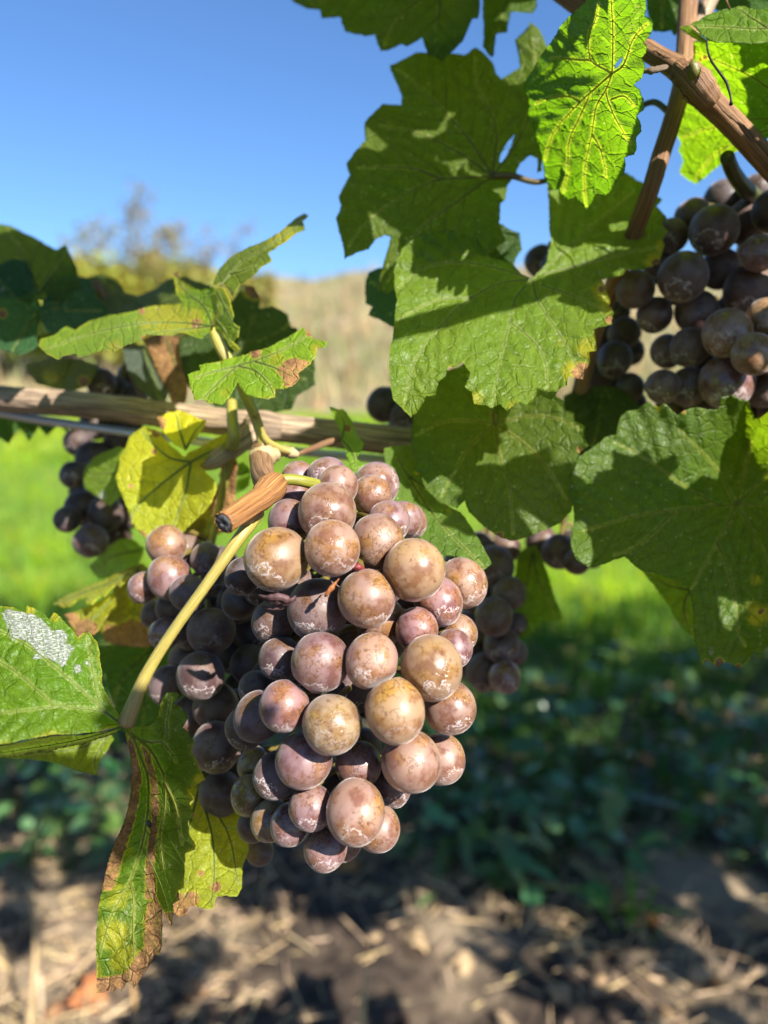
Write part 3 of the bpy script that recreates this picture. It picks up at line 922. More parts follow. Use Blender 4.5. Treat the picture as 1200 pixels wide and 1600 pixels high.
# ------------------------------------------------------------------ trees and shrubs beyond the lawn
def far_tree(name, label, x, y, z0, h, spread, nleaf, lcol, seed, puff=0.035, lsize=0.12, group=None, cat='tree'):
    r0 = np.random.default_rng(seed)
    t = empty(name, (x, y, z0))
    tag(t, label, cat, group)
    V, F = [], []
    tips = []
    def limb(p, d, L, r, depth):
        k = 5
        pts = [np.array(p)]
        for i in range(k):
            d = d + r0.normal(0, 0.12, 3) + np.array([0, 0, 0.04]); d = d / np.linalg.norm(d)
            pts.append(pts[-1] + d * L / k)
        rr = np.linspace(r, r * 0.45, k + 1)
        vv, ff, _ = tube_data(pts, rr, seg=5, cap=False)
        n0 = sum(len(a) for a in V); V.append(vv); F.extend([tuple(i + n0 for i in f) for f in ff])
        tips.extend(pts[2:] if depth > 0 else pts[4:])
        if depth < 3:
            for i in range(3 if depth else 9):
                q = pts[r0.integers(2, k + 1)] if depth else np.array(p) + (pts[-1] - np.array(p)) * r0.uniform(0.3, 1.0)
                a = r0.uniform(0, 6.28)
                nd = d * 0.45 + np.array([math.cos(a), math.sin(a), r0.uniform(0.0, 0.7)]) * spread
                limb(q, nd / np.linalg.norm(nd), L * r0.uniform(0.40, 0.6), r * 0.42, depth + 1)
    limb((x, y, z0), np.array([0.02, 0, 1.0]), h, 0.028 * h * 0.7, 0)
    mesh_obj('trunk', np.vstack(V), F, M_TREEBARK, t, (x, y, z0))
    tips = np.array(tips)
    c = tips[r0.integers(0, len(tips), nleaf)] + r0.normal(0, puff * h, (nleaf, 3))
    a = r0.normal(0, 1, (nleaf, 3)); a /= np.linalg.norm(a, axis=1)[:, None]
    b = np.cross(a, r0.normal(0, 1, (nleaf, 3))); b /= np.linalg.norm(b, axis=1)[:, None]
    s = (r0.uniform(0.5, 1.3, nleaf) * lsize)[:, None]
    LV = np.stack([c - a * s, c + b * s * 0.6, c + a * s, c - b * s * 0.6], 1).reshape(-1, 3)
    cr = mesh_obj('crown', LV, [(k, k + 1, k + 2, k + 3) for k in range(0, nleaf * 4, 4)], M_FARLEAF, t, (x, y, z0), smooth=False)
    cr.color = tuple(lcol) + (1,)
    tn = r0.uniform(0.6, 1.4, nleaf)
    set_tint(cr.data, np.repeat(np.column_stack([tn * r0.uniform(0.8, 1.3, nleaf), tn, tn * 0.9]), 4, axis=0))
    return t

def at_dist(u, v, y):
    r = FWD + (u - 600.0) / FPX * RT + (800.0 - v) / FPX * UP
    return CAM + r * (y / r[1])
b = at_dist(212, 560, 26)
far_tree('bare_tree', 'tall thinly leaved tree against the blue sky beyond the lawn', b[0], 26, float(hill_z(b[0], 26)), 4.1, 1.0, 1500, (0.19, 0.17, 0.07), 3, lsize=0.09, puff=0.05)
b = at_dist(330, 560, 30)
far_tree('bare_tree', 'lower spreading tree with twiggy branches next to the tallest tree', b[0], 30, float(hill_z(b[0], 30)), 3.1, 1.1, 1500, (0.20, 0.16, 0.08), 41, lsize=0.08, puff=0.05)
def shrub(u, y, h, lcol, seed, label):
    b = at_dist(u, 560, y)
    return far_tree('shrub', label, b[0], y, float(hill_z(b[0], y)), h, 1.1, 5200, lcol, seed, lsize=0.17, puff=0.13, group='shrubs on the dry bank', cat='shrub')
shrub(170, 24, 2.2, (0.26, 0.27, 0.05), 11, 'yellow green shrub at the foot of the tallest tree')
shrub(265, 27, 2.2, (0.24, 0.26, 0.05), 12, 'yellowish shrub between the two trees on the bank')
shrub(30, 25, 2.4, (0.18, 0.24, 0.05), 13, 'green shrub behind the dark leaves by the picture edge')
shrub(390, 33, 1.7, (0.24, 0.23, 0.07), 14, 'olive shrub behind the upright folded leaf')

shrub(110, 28, 2.2, (0.20, 0.23, 0.05), 16, 'green shrub between the dark leaves and the tallest tree')
shrub(330, 29, 2.0, (0.25, 0.25, 0.06), 17, 'yellow green shrub in front of the spreading tree')

# ------------------------------------------------------------------ the vine: canes and shoots
GREEN = (0.050, 0.115, 0.012)
LIGHT = (0.075, 0.150, 0.016)
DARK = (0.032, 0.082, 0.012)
OLIVE = (0.070, 0.110, 0.012)
YELLOWISH = (0.22, 0.26, 0.02)
TEAL = (0.030, 0.085, 0.040)

# --- old cane tied along the wire
cane = empty('vine_cane', P(330, 655, 0.235))
tag(cane, 'weathered brown vine cane running level behind the bunches along the wire', 'vine cane')
ptube('bark', [(-120, 602, .265, 19), (0, 622, .255, 19.5), (150, 634, .248, 20), (300, 653, .24, 20), (400, 664, .236, 21), (520, 677, .236, 21), (640, 690, .24, 22), (800, 704, .25, 21), (1000, 722, .262, 20), (1300, 748, .28, 19)],
      M_OLDCANE, cane, seg=40, ridge=0.035, bump=0.015, seed=3, step=0.0012)
ptube('node', [(392, 664, .233, 20), (405, 665, .232, 25), (420, 667, .232, 25.5), (436, 669, .233, 21)], M_OLDCANE, cane, seg=24, ridge=0.05, bump=0.02, seed=5)
ptube('spur', [(408, 668, .232, 17), (352, 708, .222, 15), (325, 722, .222, 13), (300, 716, .224, 12)], M_OLDCANE, cane, seg=20, ridge=0.05, seed=8)
for k, (u0, u1, dv, off, rr) in enumerate([(-40, 70, -12, 19, 3.2), (60, 190, -15, 18, 2.6), (130, 260, 3, 21, 3.4), (230, 330, -9, 20, 2.4), (300, 390, 8, 21, 2.8), (440, 560, -10, 20, 3.0), (500, 640, 5, 22, 3.2), (560, 650, 13, 20, 2.4), (20, 120, 6, 21, 2.6), (450, 520, 12, 20, 2.2)]):
    def cz(u): return np.interp(u, [-120, 0, 150, 300, 400, 520, 640, 800], [602, 622, 634, 653, 664, 677, 690, 704]), np.interp(u, [-120, 0, 150, 300, 400, 520, 640, 800], [.265, .255, .248, .24, .236, .236, .24, .25])
    us = np.linspace(u0, u1, 7)
    ptube('bark_strip', [(u, cz(u)[0] + dv + 1.5 * math.sin(u * .09 + k), cz(u)[1] - math.sqrt(max(1.0, off * off - dv * dv)) * cz(u)[1] / FPX * 1.03, rr * w) for u, w in zip(us, (.3, .8, 1, 1, .9, .6, .2))], M_OLDCANE, cane, seg=8, ridge=0.2, bump=0.12, seed=30 + k)
wire = ptube('trellis_wire', [(-150, 618, .27, 7), (0, 645, .262, 7), (90, 660, .257, 7), (300, 688, .252, 6.5), (640, 722, .255, 6.5), (1000, 752, .275, 6.5), (1300, 775, .29, 6)], plain('galvanised_steel', (0.55, 0.57, 0.58), 0.35, 0.15, 300.0, 0.5, metallic=0.7), None, seg=12)
tag(wire, 'grey metal trellis wire just under the level vine cane', 'wire')

# --- front shoot: pruned stub with the long leaf stalk
front = empty('vine_shoot', P(408, 700, .205))
tag(front, 'pruned front shoot with a cut stub and a long stalked hanging leaf', 'vine shoot')
ptube('stub', [(424, 764, .163, 18), (408, 779, .160, 18.5), (392, 789, .1575, 18), (370, 804, .154, 17.5), (350, 817, .151, 17.5)], M_STUB, front, seg=44, ridge=0.05, bump=0.012, seed=11, step=0.0005, cap=False)
c0, c1 = P(350, 817, .151), P(345.5, 820, .1503)
ax = (c1 - c0) / np.linalg.norm(c1 - c0)
lathe('cut_face', c0, ax, [(-0.0010, 0.0021), (-0.0001, 0.0020), (0.0002, 0.0016), (0.0002, 0.0010), (0.0002, 0.0005), (-0.0001, 0.0003), (-0.0002, 0.00002)], M_PITH, front, 36, 0.02, 4, 0.00007)
lathe('cut_rim', c0, ax, [(-0.0005, 0.00222), (0.0, 0.00226), (0.00015, 0.00216), (0.0001, 0.0020), (-0.0004, 0.00186)], M_STUB, front, 44, 0.05, 6, 0.00016)
ptube('node', [(408, 777, .1605, 17), (416, 770, .1615, 20), (424, 763, .1625, 21.5), (430, 757, .1635, 20), (436, 752, .165, 14)], M_STUB, front, seg=36, ridge=0.05, bump=0.03, seed=9)
ptube('internode', [(409, 700, .205, 16), (408, 716, .198, 19), (408, 726, .192, 18), (411, 745, .178, 18), (422, 764, .165, 17)], M_CANE, front, seg=36, ridge=0.03, bump=0.008, seed=14)
ptube('bud', [(400, 806, .163, 6), (392, 806, .161, 9), (384, 812, .159, 8), (377, 818, .158, 3)], M_CREAM, front, seg=12, bump=0.08, seed=3)
ptube('collar', [(398, 716, .1975, 14), (408, 713, .1965, 19), (424, 712, .1975, 16), (436, 708, .199, 8), (447, 706, .199, 9), (458, 709, .199, 9), (467, 711, .199, 4)], M_CREAM, front, seg=16, ridge=0.10, bump=0.10, seed=7)
ptube('twig', [(463, 711, .2, 3.5), (490, 700, .206, 5), (515, 690, .209, 5), (534, 686, .21, 4)], M_CANE, front, seg=10, seed=5)

cM = (193, 1134)
petM = [(404, 800, .166, 10), (388, 822, .163, 10.5), (370, 846, .161, 9.6), (322, 914, .159, 8.6), (268, 990, .158, 8.8), (229, 1053, .158, 9.8), (207, 1105, .158, 12), (197, 1130, .1585, 14)]
lm = leaf(front, [(0, 947), (22, 949), (40, 957), (42, 946), (51, 949), (66, 957), (77, 968), (84, 957), (94, 963), (103, 974), (122, 997), (131, 989), (139, 988), (153, 1006), (156, 1032), (159, 1066), (169, 1089), (188, 1120), (193, 1134), (180, 1137), (156, 1143), (120, 1147), (75, 1149), (28, 1158), (0, 1163), (-60, 1170), (-100, 1050), (-50, 940)],
     [(190, 1132, .1585), (153, 1006, .164), (40, 950, .166), (-60, 1050, .158), (75, 1146, .150), (0, 1160, .147), (60, 1060, .156), (-80, 1160, .146)], cM,
     [[(193, 1134), (165, 1112), (130, 1080), (95, 1050), (45, 1010), (-20, 975)], [(193, 1134), (160, 1112), (120, 1106), (85, 1104), (20, 1112), (-60, 1120)], [(160, 1112), (149, 1070), (140, 1020), (136, 994)], [(85, 1104), (50, 1070), (10, 1040), (-40, 1010)]],
     color=(0.082, 0.160, 0.008), spacing=3.2, margin=0.8, yellow=[(45, 951, 12, .8), (86, 962, 9, .8)], bulge=0.0009, wave=0.0007, vcol=(0.27, 0.36, 0.07),
     white=[((3, 958), (14, 951), (30, 956), (48, 958), (62, 966), (75, 978), (80, 986), (98, 984), (106, 996), (102, 1008), (117, 1010), (110, 1024), (104, 1034), (98, 1042), (90, 1036), (76, 1028), (52, 1029), (58, 1016), (46, 1004), (34, 998), (18, 999), (14, 985), (8, 970)), ((116, 1040), (126, 1038), (127, 1050), (117, 1052)), ((134, 1034), (139, 1033), (139, 1038), (134, 1038))],
     label='bright green leaf half with a crust of white residue', petiole=petM, pcol=(0.50, 0.44, 0.12), vr=2.0)
leaf(front, [(193, 1136), (178, 1141), (120, 1149), (75, 1152), (28, 1161), (0, 1166), (-80, 1175), (-80, 1200), (0, 1184), (40, 1180), (80, 1174), (130, 1164), (165, 1152)],
     [(190, 1137, .1585), (75, 1151, .1505), (0, 1166, .1475), (0, 1183, .160), (80, 1173, .163), (150, 1158, .162), (-80, 1190, .16)], (180, 1142), [[(193, 1136), (120, 1156), (40, 1170), (-60, 1186)]],
     color=(0.11, 0.12, 0.035), side=-1, spacing=4, label='folded under edge of the leaf with white residue', bulge=0.0004, wave=0.0004)
lh = leaf(front, [(196, 1136), (201, 1167), (205, 1191), (205, 1226), (198, 1269), (185, 1304), (175, 1328), (168, 1350), (160, 1387), (153, 1421), (151, 1452), (150, 1495), (151, 1534), (150, 1552), (162, 1551), (172, 1545), (177, 1551), (183, 1541), (190, 1549), (203, 1531), (209, 1545), (218, 1532), (226, 1520), (237, 1502), (242, 1491), (248, 1493), (254, 1473), (254, 1449), (253, 1420), (257, 1430), (267, 1449), (271, 1432), (270, 1413), (281, 1406), (279, 1391), (288, 1387), (289, 1363), (290, 1333), (305, 1328), (307, 1321), (296, 1304), (294, 1282), (303, 1276), (296, 1256), (303, 1248), (295, 1235), (300, 1230), (320, 1219), (311, 1198), (299, 1174), (304, 1160), (296, 1146), (285, 1137), (295, 1121), (289, 1111), (279, 1102), (270, 1100), (281, 1086), (276, 1081), (261, 1082), (253, 1094), (248, 1118), (235, 1134), (212, 1135)],
     [(196, 1136, .1585), (205, 1215, .160), (168, 1350, .161), (150, 1500, .166), (235, 1250, .171), (240, 1400, .172), (215, 1300, .170), (200, 1420, .169), (190, 1540, .163), (250, 1470, .160), (262, 1100, .166), (300, 1180, .1555), (270, 1200, .166), (298, 1300, .1555), (275, 1400, .160), (265, 1300, .166)], (196, 1138),
     [[(196, 1138), (209, 1155), (220, 1183), (230, 1211), (232, 1243), (229, 1282), (220, 1326), (203, 1376), (173, 1434), (155, 1495)], [(203, 1376), (209, 1408), (208, 1452), (210, 1499)], [(205, 1145), (233, 1170), (248, 1195), (258, 1222), (258, 1265), (250, 1304), (256, 1360)], [(220, 1156), (236, 1160), (253, 1160), (266, 1175), (276, 1190)], [(258, 1222), (275, 1260), (285, 1320)], [(260, 1160), (262, 1120), (268, 1090)]],
     color=(0.072, 0.130, 0.012), side=-1, spacing=3.2, margin=0.75, bulge=0.0008, wave=0.0006, vcol=(0.34, 0.36, 0.06), vr=2.4,
     dry=[((203, 1150), (213, 1180), (222, 1215), (215, 1265), (204, 1300), (190, 1340), (176, 1392), (160, 1392), (168, 1348), (183, 1304), (197, 1269), (204, 1226), (201, 1170)), ((222, 1165), (234, 1180), (246, 1220), (248, 1260), (244, 1300), (240, 1350), (242, 1404), (228, 1404), (230, 1340), (238, 1280), (238, 1230), (228, 1195)),
          ((230, 1412), (244, 1404), (258, 1430), (256, 1480), (236, 1510), (216, 1540), (150, 1555), (149, 1528), (165, 1528), (195, 1520), (225, 1480)), (268, 1440, 14), (284, 1400, 8), (304, 1274, 5)],
     yellow=[(185, 1400, 22, .7), (178, 1460, 26, .9), (195, 1500, 24, .9), (240, 1450, 20, .6), (312, 1216, 9, .8), (200, 1330, 14, .45)],
     label='long drooping leaf half with brown streaks and a scorched brown tip')
sp = ptube('blemish', [(232, 1281, .1655, .6), (232.6, 1285, .1652, 3), (233.4, 1290, .1652, 3.2), (234, 1294, .1655, .6)], plain('black_speck', (0.01, 0.01, 0.012), 0.3, 0.1, 100, 0.5), lh, seg=10)
leaf(front, [(290, 1240), (300, 1226), (324, 1222), (357, 1240), (383, 1278), (389, 1330), (380, 1350), (378, 1371), (377, 1389), (370, 1401), (352, 1399), (337, 1402), (335, 1419), (324, 1421), (310, 1417), (296, 1415), (292, 1430), (280, 1433), (270, 1424), (262, 1400), (262, 1300)],
     [(300, 1230, .205), (385, 1320, .196), (270, 1400, .186), (335, 1415, .182), (330, 1320, .193)], (310, 1235),
     [[(310, 1235), (330, 1300), (335, 1360), (330, 1412)], [(310, 1235), (355, 1300), (372, 1380)], [(310, 1235), (290, 1320), (280, 1420)]],
     color=YELLOWISH, dry=[(282, 1415, 20, .9), (337, 1386, 9, .8), (314, 1365, 7, .7), (300, 1405, 14, .8)], margin=0.5, label='yellow green leaf with tan spots below the shaded bunch', spacing=4,
     petiole=[(310, 1235, .205, 5), (330, 1180, .212, 5), (350, 1080, .225, 5)], pcol=(0.40, 0.36, 0.1))
leaf(front, [(5, 1165), (40, 1160), (90, 1158), (150, 1148), (172, 1146), (178, 1154), (169, 1171), (157, 1186), (152, 1212), (116, 1203), (75, 1190), (40, 1186), (7, 1184)],
     [(170, 1150, .205), (5, 1175, .20), (150, 1210, .196), (80, 1170, .20)], (170, 1150), [[(170, 1150), (120, 1170), (40, 1178)], [(170, 1150), (150, 1180), (148, 1206)]],
     color=(0.13, 0.19, 0.015), spacing=4.5, label='small bright leaf lobe under the white crusted leaf')

# --- left shoot with the two small sunlit leaves
left = empty('vine_shoot', P(412, 690, .222))
tag(left, 'slender shoot with small sunlit leaves rising from the cane', 'vine shoot')
so = ptube('stem', [(412, 702, .2, 11), (408, 680, .203, 8.5), (396, 645, .204, 8.5), (380, 610, .204, 8.5), (364, 575, .205, 8.5)], M_STEM, left, seg=14, seed=4); so.color = (0.36, 0.30, 0.10, 1)
so = ptube('stem', [(408, 672, .202, 4), (418, 690, .199, 6), (440, 702, .198, 6), (455, 706, .198, 6)], M_STEM, left, seg=10, seed=6); so.color = (0.45, 0.38, 0.12, 1)
leaf(left, [(60, 540), (72, 553), (91, 562), (105, 555), (119, 553), (122, 558), (162, 546), (175, 551), (197, 540), (219, 533), (230, 522), (250, 524), (268, 525), (284, 520), (299, 525), (317, 530), (328, 518), (342, 484), (340, 455), (333, 448), (313, 453), (295, 445), (279, 435), (277, 423), (270, 428), (275, 459), (286, 473), (250, 477), (219, 483), (166, 492), (142, 500), (118, 516), (105, 509), (87, 522), (63, 529)],
     [(335, 500, .206), (338, 455, .212), (277, 428, .232), (250, 478, .228), (120, 512, .222), (60, 540, .208), (120, 556, .195), (230, 524, .195), (317, 529, .198), (200, 510, .207)], (333, 510),
     [[(333, 510), (290, 505), (220, 506), (140, 522), (72, 545)], [(333, 510), (320, 480), (290, 455), (276, 432)], [(333, 510), (280, 516), (225, 522)]],
     color=(0.15, 0.24, 0.016), spacing=3.6, yellow=[(260, 492, 34, .9), (300, 500, 24, .7), (230, 505, 20, .6), (283, 445, 14, .9), (180, 545, 15, .7)], dry=[(278, 425, 8), (308, 505, 9, .8), (222, 486, 6, .8), (225, 528, 5, .9)], margin=0.7,
     label='flat yellow green leaf blade spreading towards the picture edge',
     petiole=[(333, 514, .206, 7), (340, 532, .205, 9.5), (350, 552, .204, 9.5), (366, 580, .204, 9)], pcol=(0.50, 0.46, 0.15))
leaf(left, [(333, 446), (338, 428), (358, 403), (389, 385), (412, 376), (430, 366), (452, 349), (475, 333), (482, 336), (479, 341), (473, 345), (477, 360), (459, 368), (434, 385), (419, 396), (425, 408), (407, 419), (396, 430), (385, 439), (374, 446), (365, 464), (358, 453), (349, 439)],
     [(335, 446, .210), (412, 376, .214), (478, 337, .225), (474, 360, .212), (420, 400, .206), (366, 462, .202), (380, 415, .209)], (345, 446), [[(345, 446), (375, 412), (420, 385), (474, 345)], [(360, 428), (375, 425), (400, 415)]],
     color=(0.11, 0.15, 0.016), side=-1, spacing=3.6, yellow=[(445, 368, 18, .9), (425, 376, 12, .7), (400, 388, 10, .4)], margin=0.6, label='narrow leaf lobe folded upright against the sky', bulge=0.0004, wave=0.0006)
leaf(left, [(334, 450), (351, 450), (360, 468), (366, 493), (363, 502), (375, 511), (373, 527), (365, 534), (376, 545), (367, 550), (358, 541), (345, 520), (333, 514), (340, 487)],
     [(335, 452, .2105), (352, 452, .208), (365, 495, .2), (374, 520, .199), (370, 547, .198), (338, 512, .205)], (340, 500), [[(338, 500), (350, 515), (362, 538)], [(340, 455), (352, 480), (368, 512)]],
     color=(0.11, 0.17, 0.016), spacing=3.2, margin=0.9, label='curled leaf lobe hanging beside the leaf stalk', bulge=0.0004, wave=0.0006)
leaf(left, [(293, 585), (313, 579), (311, 570), (347, 564), (367, 558), (394, 549), (425, 540), (452, 525), (473, 511), (484, 520), (488, 529), (511, 534), (509, 543), (495, 543), (494, 556), (484, 570), (466, 583), (468, 592), (457, 603), (443, 608), (430, 608), (430, 621), (416, 624), (398, 621), (385, 617), (374, 603), (371, 597), (362, 615), (347, 633), (326, 630), (317, 624), (304, 625), (298, 606)],
     [(370, 562, .197), (300, 600, .187), (345, 632, .181), (372, 597, .188), (415, 622, .181), (470, 590, .183), (476, 513, .200), (505, 538, .192), (440, 560, .190), (410, 590, .186)], (372, 572),
     [[(372, 572), (350, 590), (330, 610), (318, 622)], [(372, 572), (345, 578), (305, 590)], [(372, 572), (400, 580), (420, 600), (428, 618)], [(372, 572), (410, 560), (445, 545), (480, 525)], [(400, 565), (430, 575), (460, 590)]],
     color=(0.15, 0.26, 0.018), spacing=3.0, dry=[((444, 566), (462, 560), (478, 562), (486, 566), (470, 582), (470, 592), (458, 605), (444, 604), (441, 590), (432, 580)), (400, 551, 9, .8), (483, 520, 6, .9)], yellow=[(430, 560, 16, .6), (350, 612, 12, .5), (495, 545, 10, .7)], margin=0.75,
     label='small lime green leaf with a tan dead patch at its edge', bulge=0.0007, gap=24,
     petiole=[(372, 574, .197, 3), (376, 598, .199, 5.5), (388, 625, .2, 6.5), (400, 650, .201, 6.5)], pcol=(0.30, 0.30, 0.07))
leaf(left, [(514, 635), (524, 638), (536, 639), (547, 653), (557, 677), (569, 693), (566, 702), (557, 715), (568, 727), (550, 739), (540, 710), (543, 705), (533, 689), (528, 665)],
     [(514, 635, .212), (540, 645, .216), (569, 694, .204), (552, 737, .196), (535, 690, .206)], (534, 687), [[(534, 687), (538, 660), (525, 640)], [(534, 687), (550, 705), (556, 732)]],
     color=(0.13, 0.24, 0.02), spacing=3, dry=[(543, 669, 6, .8)], margin=0.4, label='tiny twisted green leaf above the main bunch')

# --- yellow leaf and its neighbours below the cane
mid = empty('vine_shoot', P(350, 700, .226))
tag(mid, 'short shoot of yellowing leaves hanging under the cane', 'vine shoot')
so = ptube('stem', [(362, 628, .222, 8), (363, 655, .218, 9), (366, 680, .216, 10), (362, 700, .218, 10)], M_STEM, mid, seg=12, seed=3); so.color = (0.42, 0.40, 0.10, 1)
leaf(mid, [(245, 652), (261, 645), (277, 641), (301, 649), (312, 655), (323, 657), (317, 671), (304, 687), (291, 705), (272, 695), (253, 676)],
     [(250, 655, .222), (322, 658, .218), (291, 705, .212), (280, 668, .220)], (288, 700), [[(290, 702), (280, 670), (275, 645)], [(290, 702), (305, 675), (318, 660)]],
     color=(0.42, 0.41, 0.02), spacing=4, dry=[(249, 660, 12, .9)], margin=0.3, label='bright yellow lobe of the leaf below the level cane')
leaf(mid, [(187, 713), (203, 681), (224, 667), (243, 671), (255, 682), (272, 700), (288, 714), (296, 706), (328, 689), (357, 676), (376, 684), (347, 703), (325, 716), (312, 726), (336, 751), (339, 764), (325, 793), (301, 817), (288, 831), (255, 838), (229, 841), (205, 817), (197, 791), (187, 767), (181, 745)],
     [(187, 740, .220), (224, 668, .232), (290, 712, .221), (372, 684, .220), (320, 790, .211), (229, 841, .213), (260, 770, .219), (225, 720, .220)], (298, 722),
     [[(298, 722), (265, 715), (235, 690), (222, 672)], [(298, 722), (260, 750), (215, 790), (205, 812)], [(298, 722), (290, 770), (270, 825)], [(298, 722), (335, 702), (372, 684)]],
     color=(0.30, 0.32, 0.02), spacing=4, dry=[(372, 684, 12, .75), (246, 674, 9, .9), (240, 705, 6, .7), (222, 836, 10, .6), (205, 760, 6, .7)], margin=0.5, label='yellow folded leaf with a reddish tip below the level cane')
leaf(mid, [(131, 735), (149, 713), (187, 697), (200, 705), (196, 767), (173, 791), (165, 786), (152, 777), (131, 761)], [(131, 745, .245), (190, 700, .242), (173, 790, .235), (165, 745, .24)], (190, 740), [[(195, 740), (165, 740), (138, 745)], [(195, 740), (180, 765), (172, 785)]],
     color=(0.12, 0.19, 0.02), spacing=4.5, white=[(160, 775, 10, .6)], label='green leaf lobe beside the far dark bunch')
leaf(mid, [(280, 835), (322, 795), (344, 752), (346, 706), (362, 700), (372, 730), (368, 790), (350, 830), (310, 850)], [(280, 835, .238), (350, 710, .232), (355, 830, .236)], (355, 720), [[(355, 720), (345, 780), (320, 835)]],
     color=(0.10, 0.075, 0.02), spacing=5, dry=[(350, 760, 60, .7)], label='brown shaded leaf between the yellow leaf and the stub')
leaf(mid, [(342, 742), (352, 730), (378, 722), (392, 735), (388, 760), (366, 772), (350, 768)], [(342, 742, .245), (390, 735, .245), (360, 770, .242)], (385, 735), [[(388, 735), (365, 748), (350, 765)]], color=(0.10, 0.2, 0.02), spacing=4.5, label='scrap of green leaf right behind the cut stub')
leaf(mid, [(82, 944), (108, 928), (132, 918), (160, 908), (184, 894), (206, 892), (202, 906), (188, 918), (182, 914), (164, 933), (158, 932), (144, 946), (136, 944), (134, 932), (110, 948), (100, 950)],
     [(84, 944, .236), (206, 892, .232), (182, 912, .226), (134, 936, .226), (104, 949, .23), (160, 908, .234)], (200, 896), [[(204, 896), (170, 912), (130, 926), (90, 943)]],
     color=(0.30, 0.34, 0.03), spacing=3.6, yellow=[(190, 900, 30, .9), (100, 942, 14, .7)], margin=0.6, label='thin pale yellow leaf edge above the white crusted leaf')
leaf(mid, [(100, 960), (118, 956), (130, 950), (146, 944), (160, 936), (174, 926), (180, 932), (182, 950), (164, 968), (156, 984), (144, 994), (136, 988), (122, 998), (114, 982)],
     [(102, 962, .226), (180, 934, .23), (180, 952, .224), (140, 990, .22), (120, 990, .222)], (176, 935), [[(176, 935), (150, 962), (130, 988)]],
     color=(0.18, 0.2, 0.02), spacing=4, yellow=[(170, 955, 22, .6)], dry=[(112, 968, 13, .9), (135, 985, 19, .95)], label='olive leaf lobe with a pinkish tan dead corner')
leaf(mid, [(178, 905), (200, 888), (222, 880), (246, 905), (252, 960), (250, 1005), (232, 1012), (215, 1012), (190, 1010), (165, 1004), (156, 985), (176, 950)], [(200, 890, .242), (250, 960, .236), (165, 1000, .24), (215, 1010, .235)], (215, 885), [[(215, 886), (210, 940), (205, 1000)], [(215, 886), (235, 940), (240, 1000)]],
     color=(0.14, 0.12, 0.012), spacing=4.5, dry=[(205, 1000, 32, .9), (240, 1000, 20, .8), (175, 990, 20, .7)], yellow=[(215, 940, 30, .5)], label='yellow brown leaf hanging behind the small shaded grapes')
leaf(mid, [(138, 885), (165, 856), (185, 843), (205, 841), (226, 856), (216, 882), (190, 897), (155, 905)], [(138, 885, .275), (226, 858, .262), (190, 896, .262)], (215, 862), [[(220, 860), (180, 868), (150, 890)]], color=(0.13, 0.24, 0.02), spacing=5, label='light green leaf under the far dark bunch')
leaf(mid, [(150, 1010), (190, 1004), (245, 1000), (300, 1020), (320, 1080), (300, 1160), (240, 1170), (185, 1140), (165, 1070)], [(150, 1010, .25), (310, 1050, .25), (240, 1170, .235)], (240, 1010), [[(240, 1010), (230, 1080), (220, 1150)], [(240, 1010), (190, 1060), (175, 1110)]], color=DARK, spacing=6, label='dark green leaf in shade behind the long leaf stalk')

# --- dark leaves at the back left
back = empty('vine_shoot', P(150, 600, .275))
tag(back, 'back shoot of dark shaded leaves above the level cane', 'vine shoot')
so = ptube('stem', [(230, 640, .262, 7), (210, 590, .272, 7), (190, 520, .275, 6.5), (150, 440, .28, 6)], M_CANE, back, seg=10)
leaf(back, [(-60, 360), (0, 350), (20, 354), (50, 369), (72, 382), (87, 390), (103, 381), (109, 396), (120, 417), (124, 440), (95, 470), (55, 470), (-60, 470)], [(-60, 400, .272), (110, 400, .265), (50, 370, .272), (40, 460, .255)], (60, 455), [[(60, 460), (40, 400), (10, 358)], [(60, 460), (90, 420), (105, 388)]], color=OLIVE, side=-1, spacing=4.5, label='broad olive leaf at the edge against the sky')
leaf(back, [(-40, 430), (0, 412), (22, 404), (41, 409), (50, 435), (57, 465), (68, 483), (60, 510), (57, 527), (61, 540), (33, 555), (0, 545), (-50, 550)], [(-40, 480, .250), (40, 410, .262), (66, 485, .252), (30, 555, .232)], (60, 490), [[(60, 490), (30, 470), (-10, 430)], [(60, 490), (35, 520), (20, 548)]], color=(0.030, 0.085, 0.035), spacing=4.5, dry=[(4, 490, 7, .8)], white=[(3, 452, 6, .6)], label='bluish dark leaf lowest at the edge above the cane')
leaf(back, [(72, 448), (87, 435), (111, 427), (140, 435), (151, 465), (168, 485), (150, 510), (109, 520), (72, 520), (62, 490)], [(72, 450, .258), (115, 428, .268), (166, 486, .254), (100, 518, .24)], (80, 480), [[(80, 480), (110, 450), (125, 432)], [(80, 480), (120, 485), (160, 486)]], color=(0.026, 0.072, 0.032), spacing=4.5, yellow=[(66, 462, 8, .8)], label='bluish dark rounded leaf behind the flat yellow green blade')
leaf(back, [(138, 432), (160, 428), (182, 438), (196, 458), (215, 462), (240, 452), (262, 436), (290, 432), (330, 446), (332, 470), (280, 490), (200, 495), (160, 500), (146, 465)], [(140, 435, .285), (185, 440, .288), (260, 437, .27), (330, 450, .255), (200, 492, .265)], (230, 480), [[(230, 482), (190, 460), (160, 438)], [(230, 482), (280, 460), (320, 452)]], color=(0.05, 0.075, 0.016), spacing=5, label='dark olive leaf below the far shrubs')
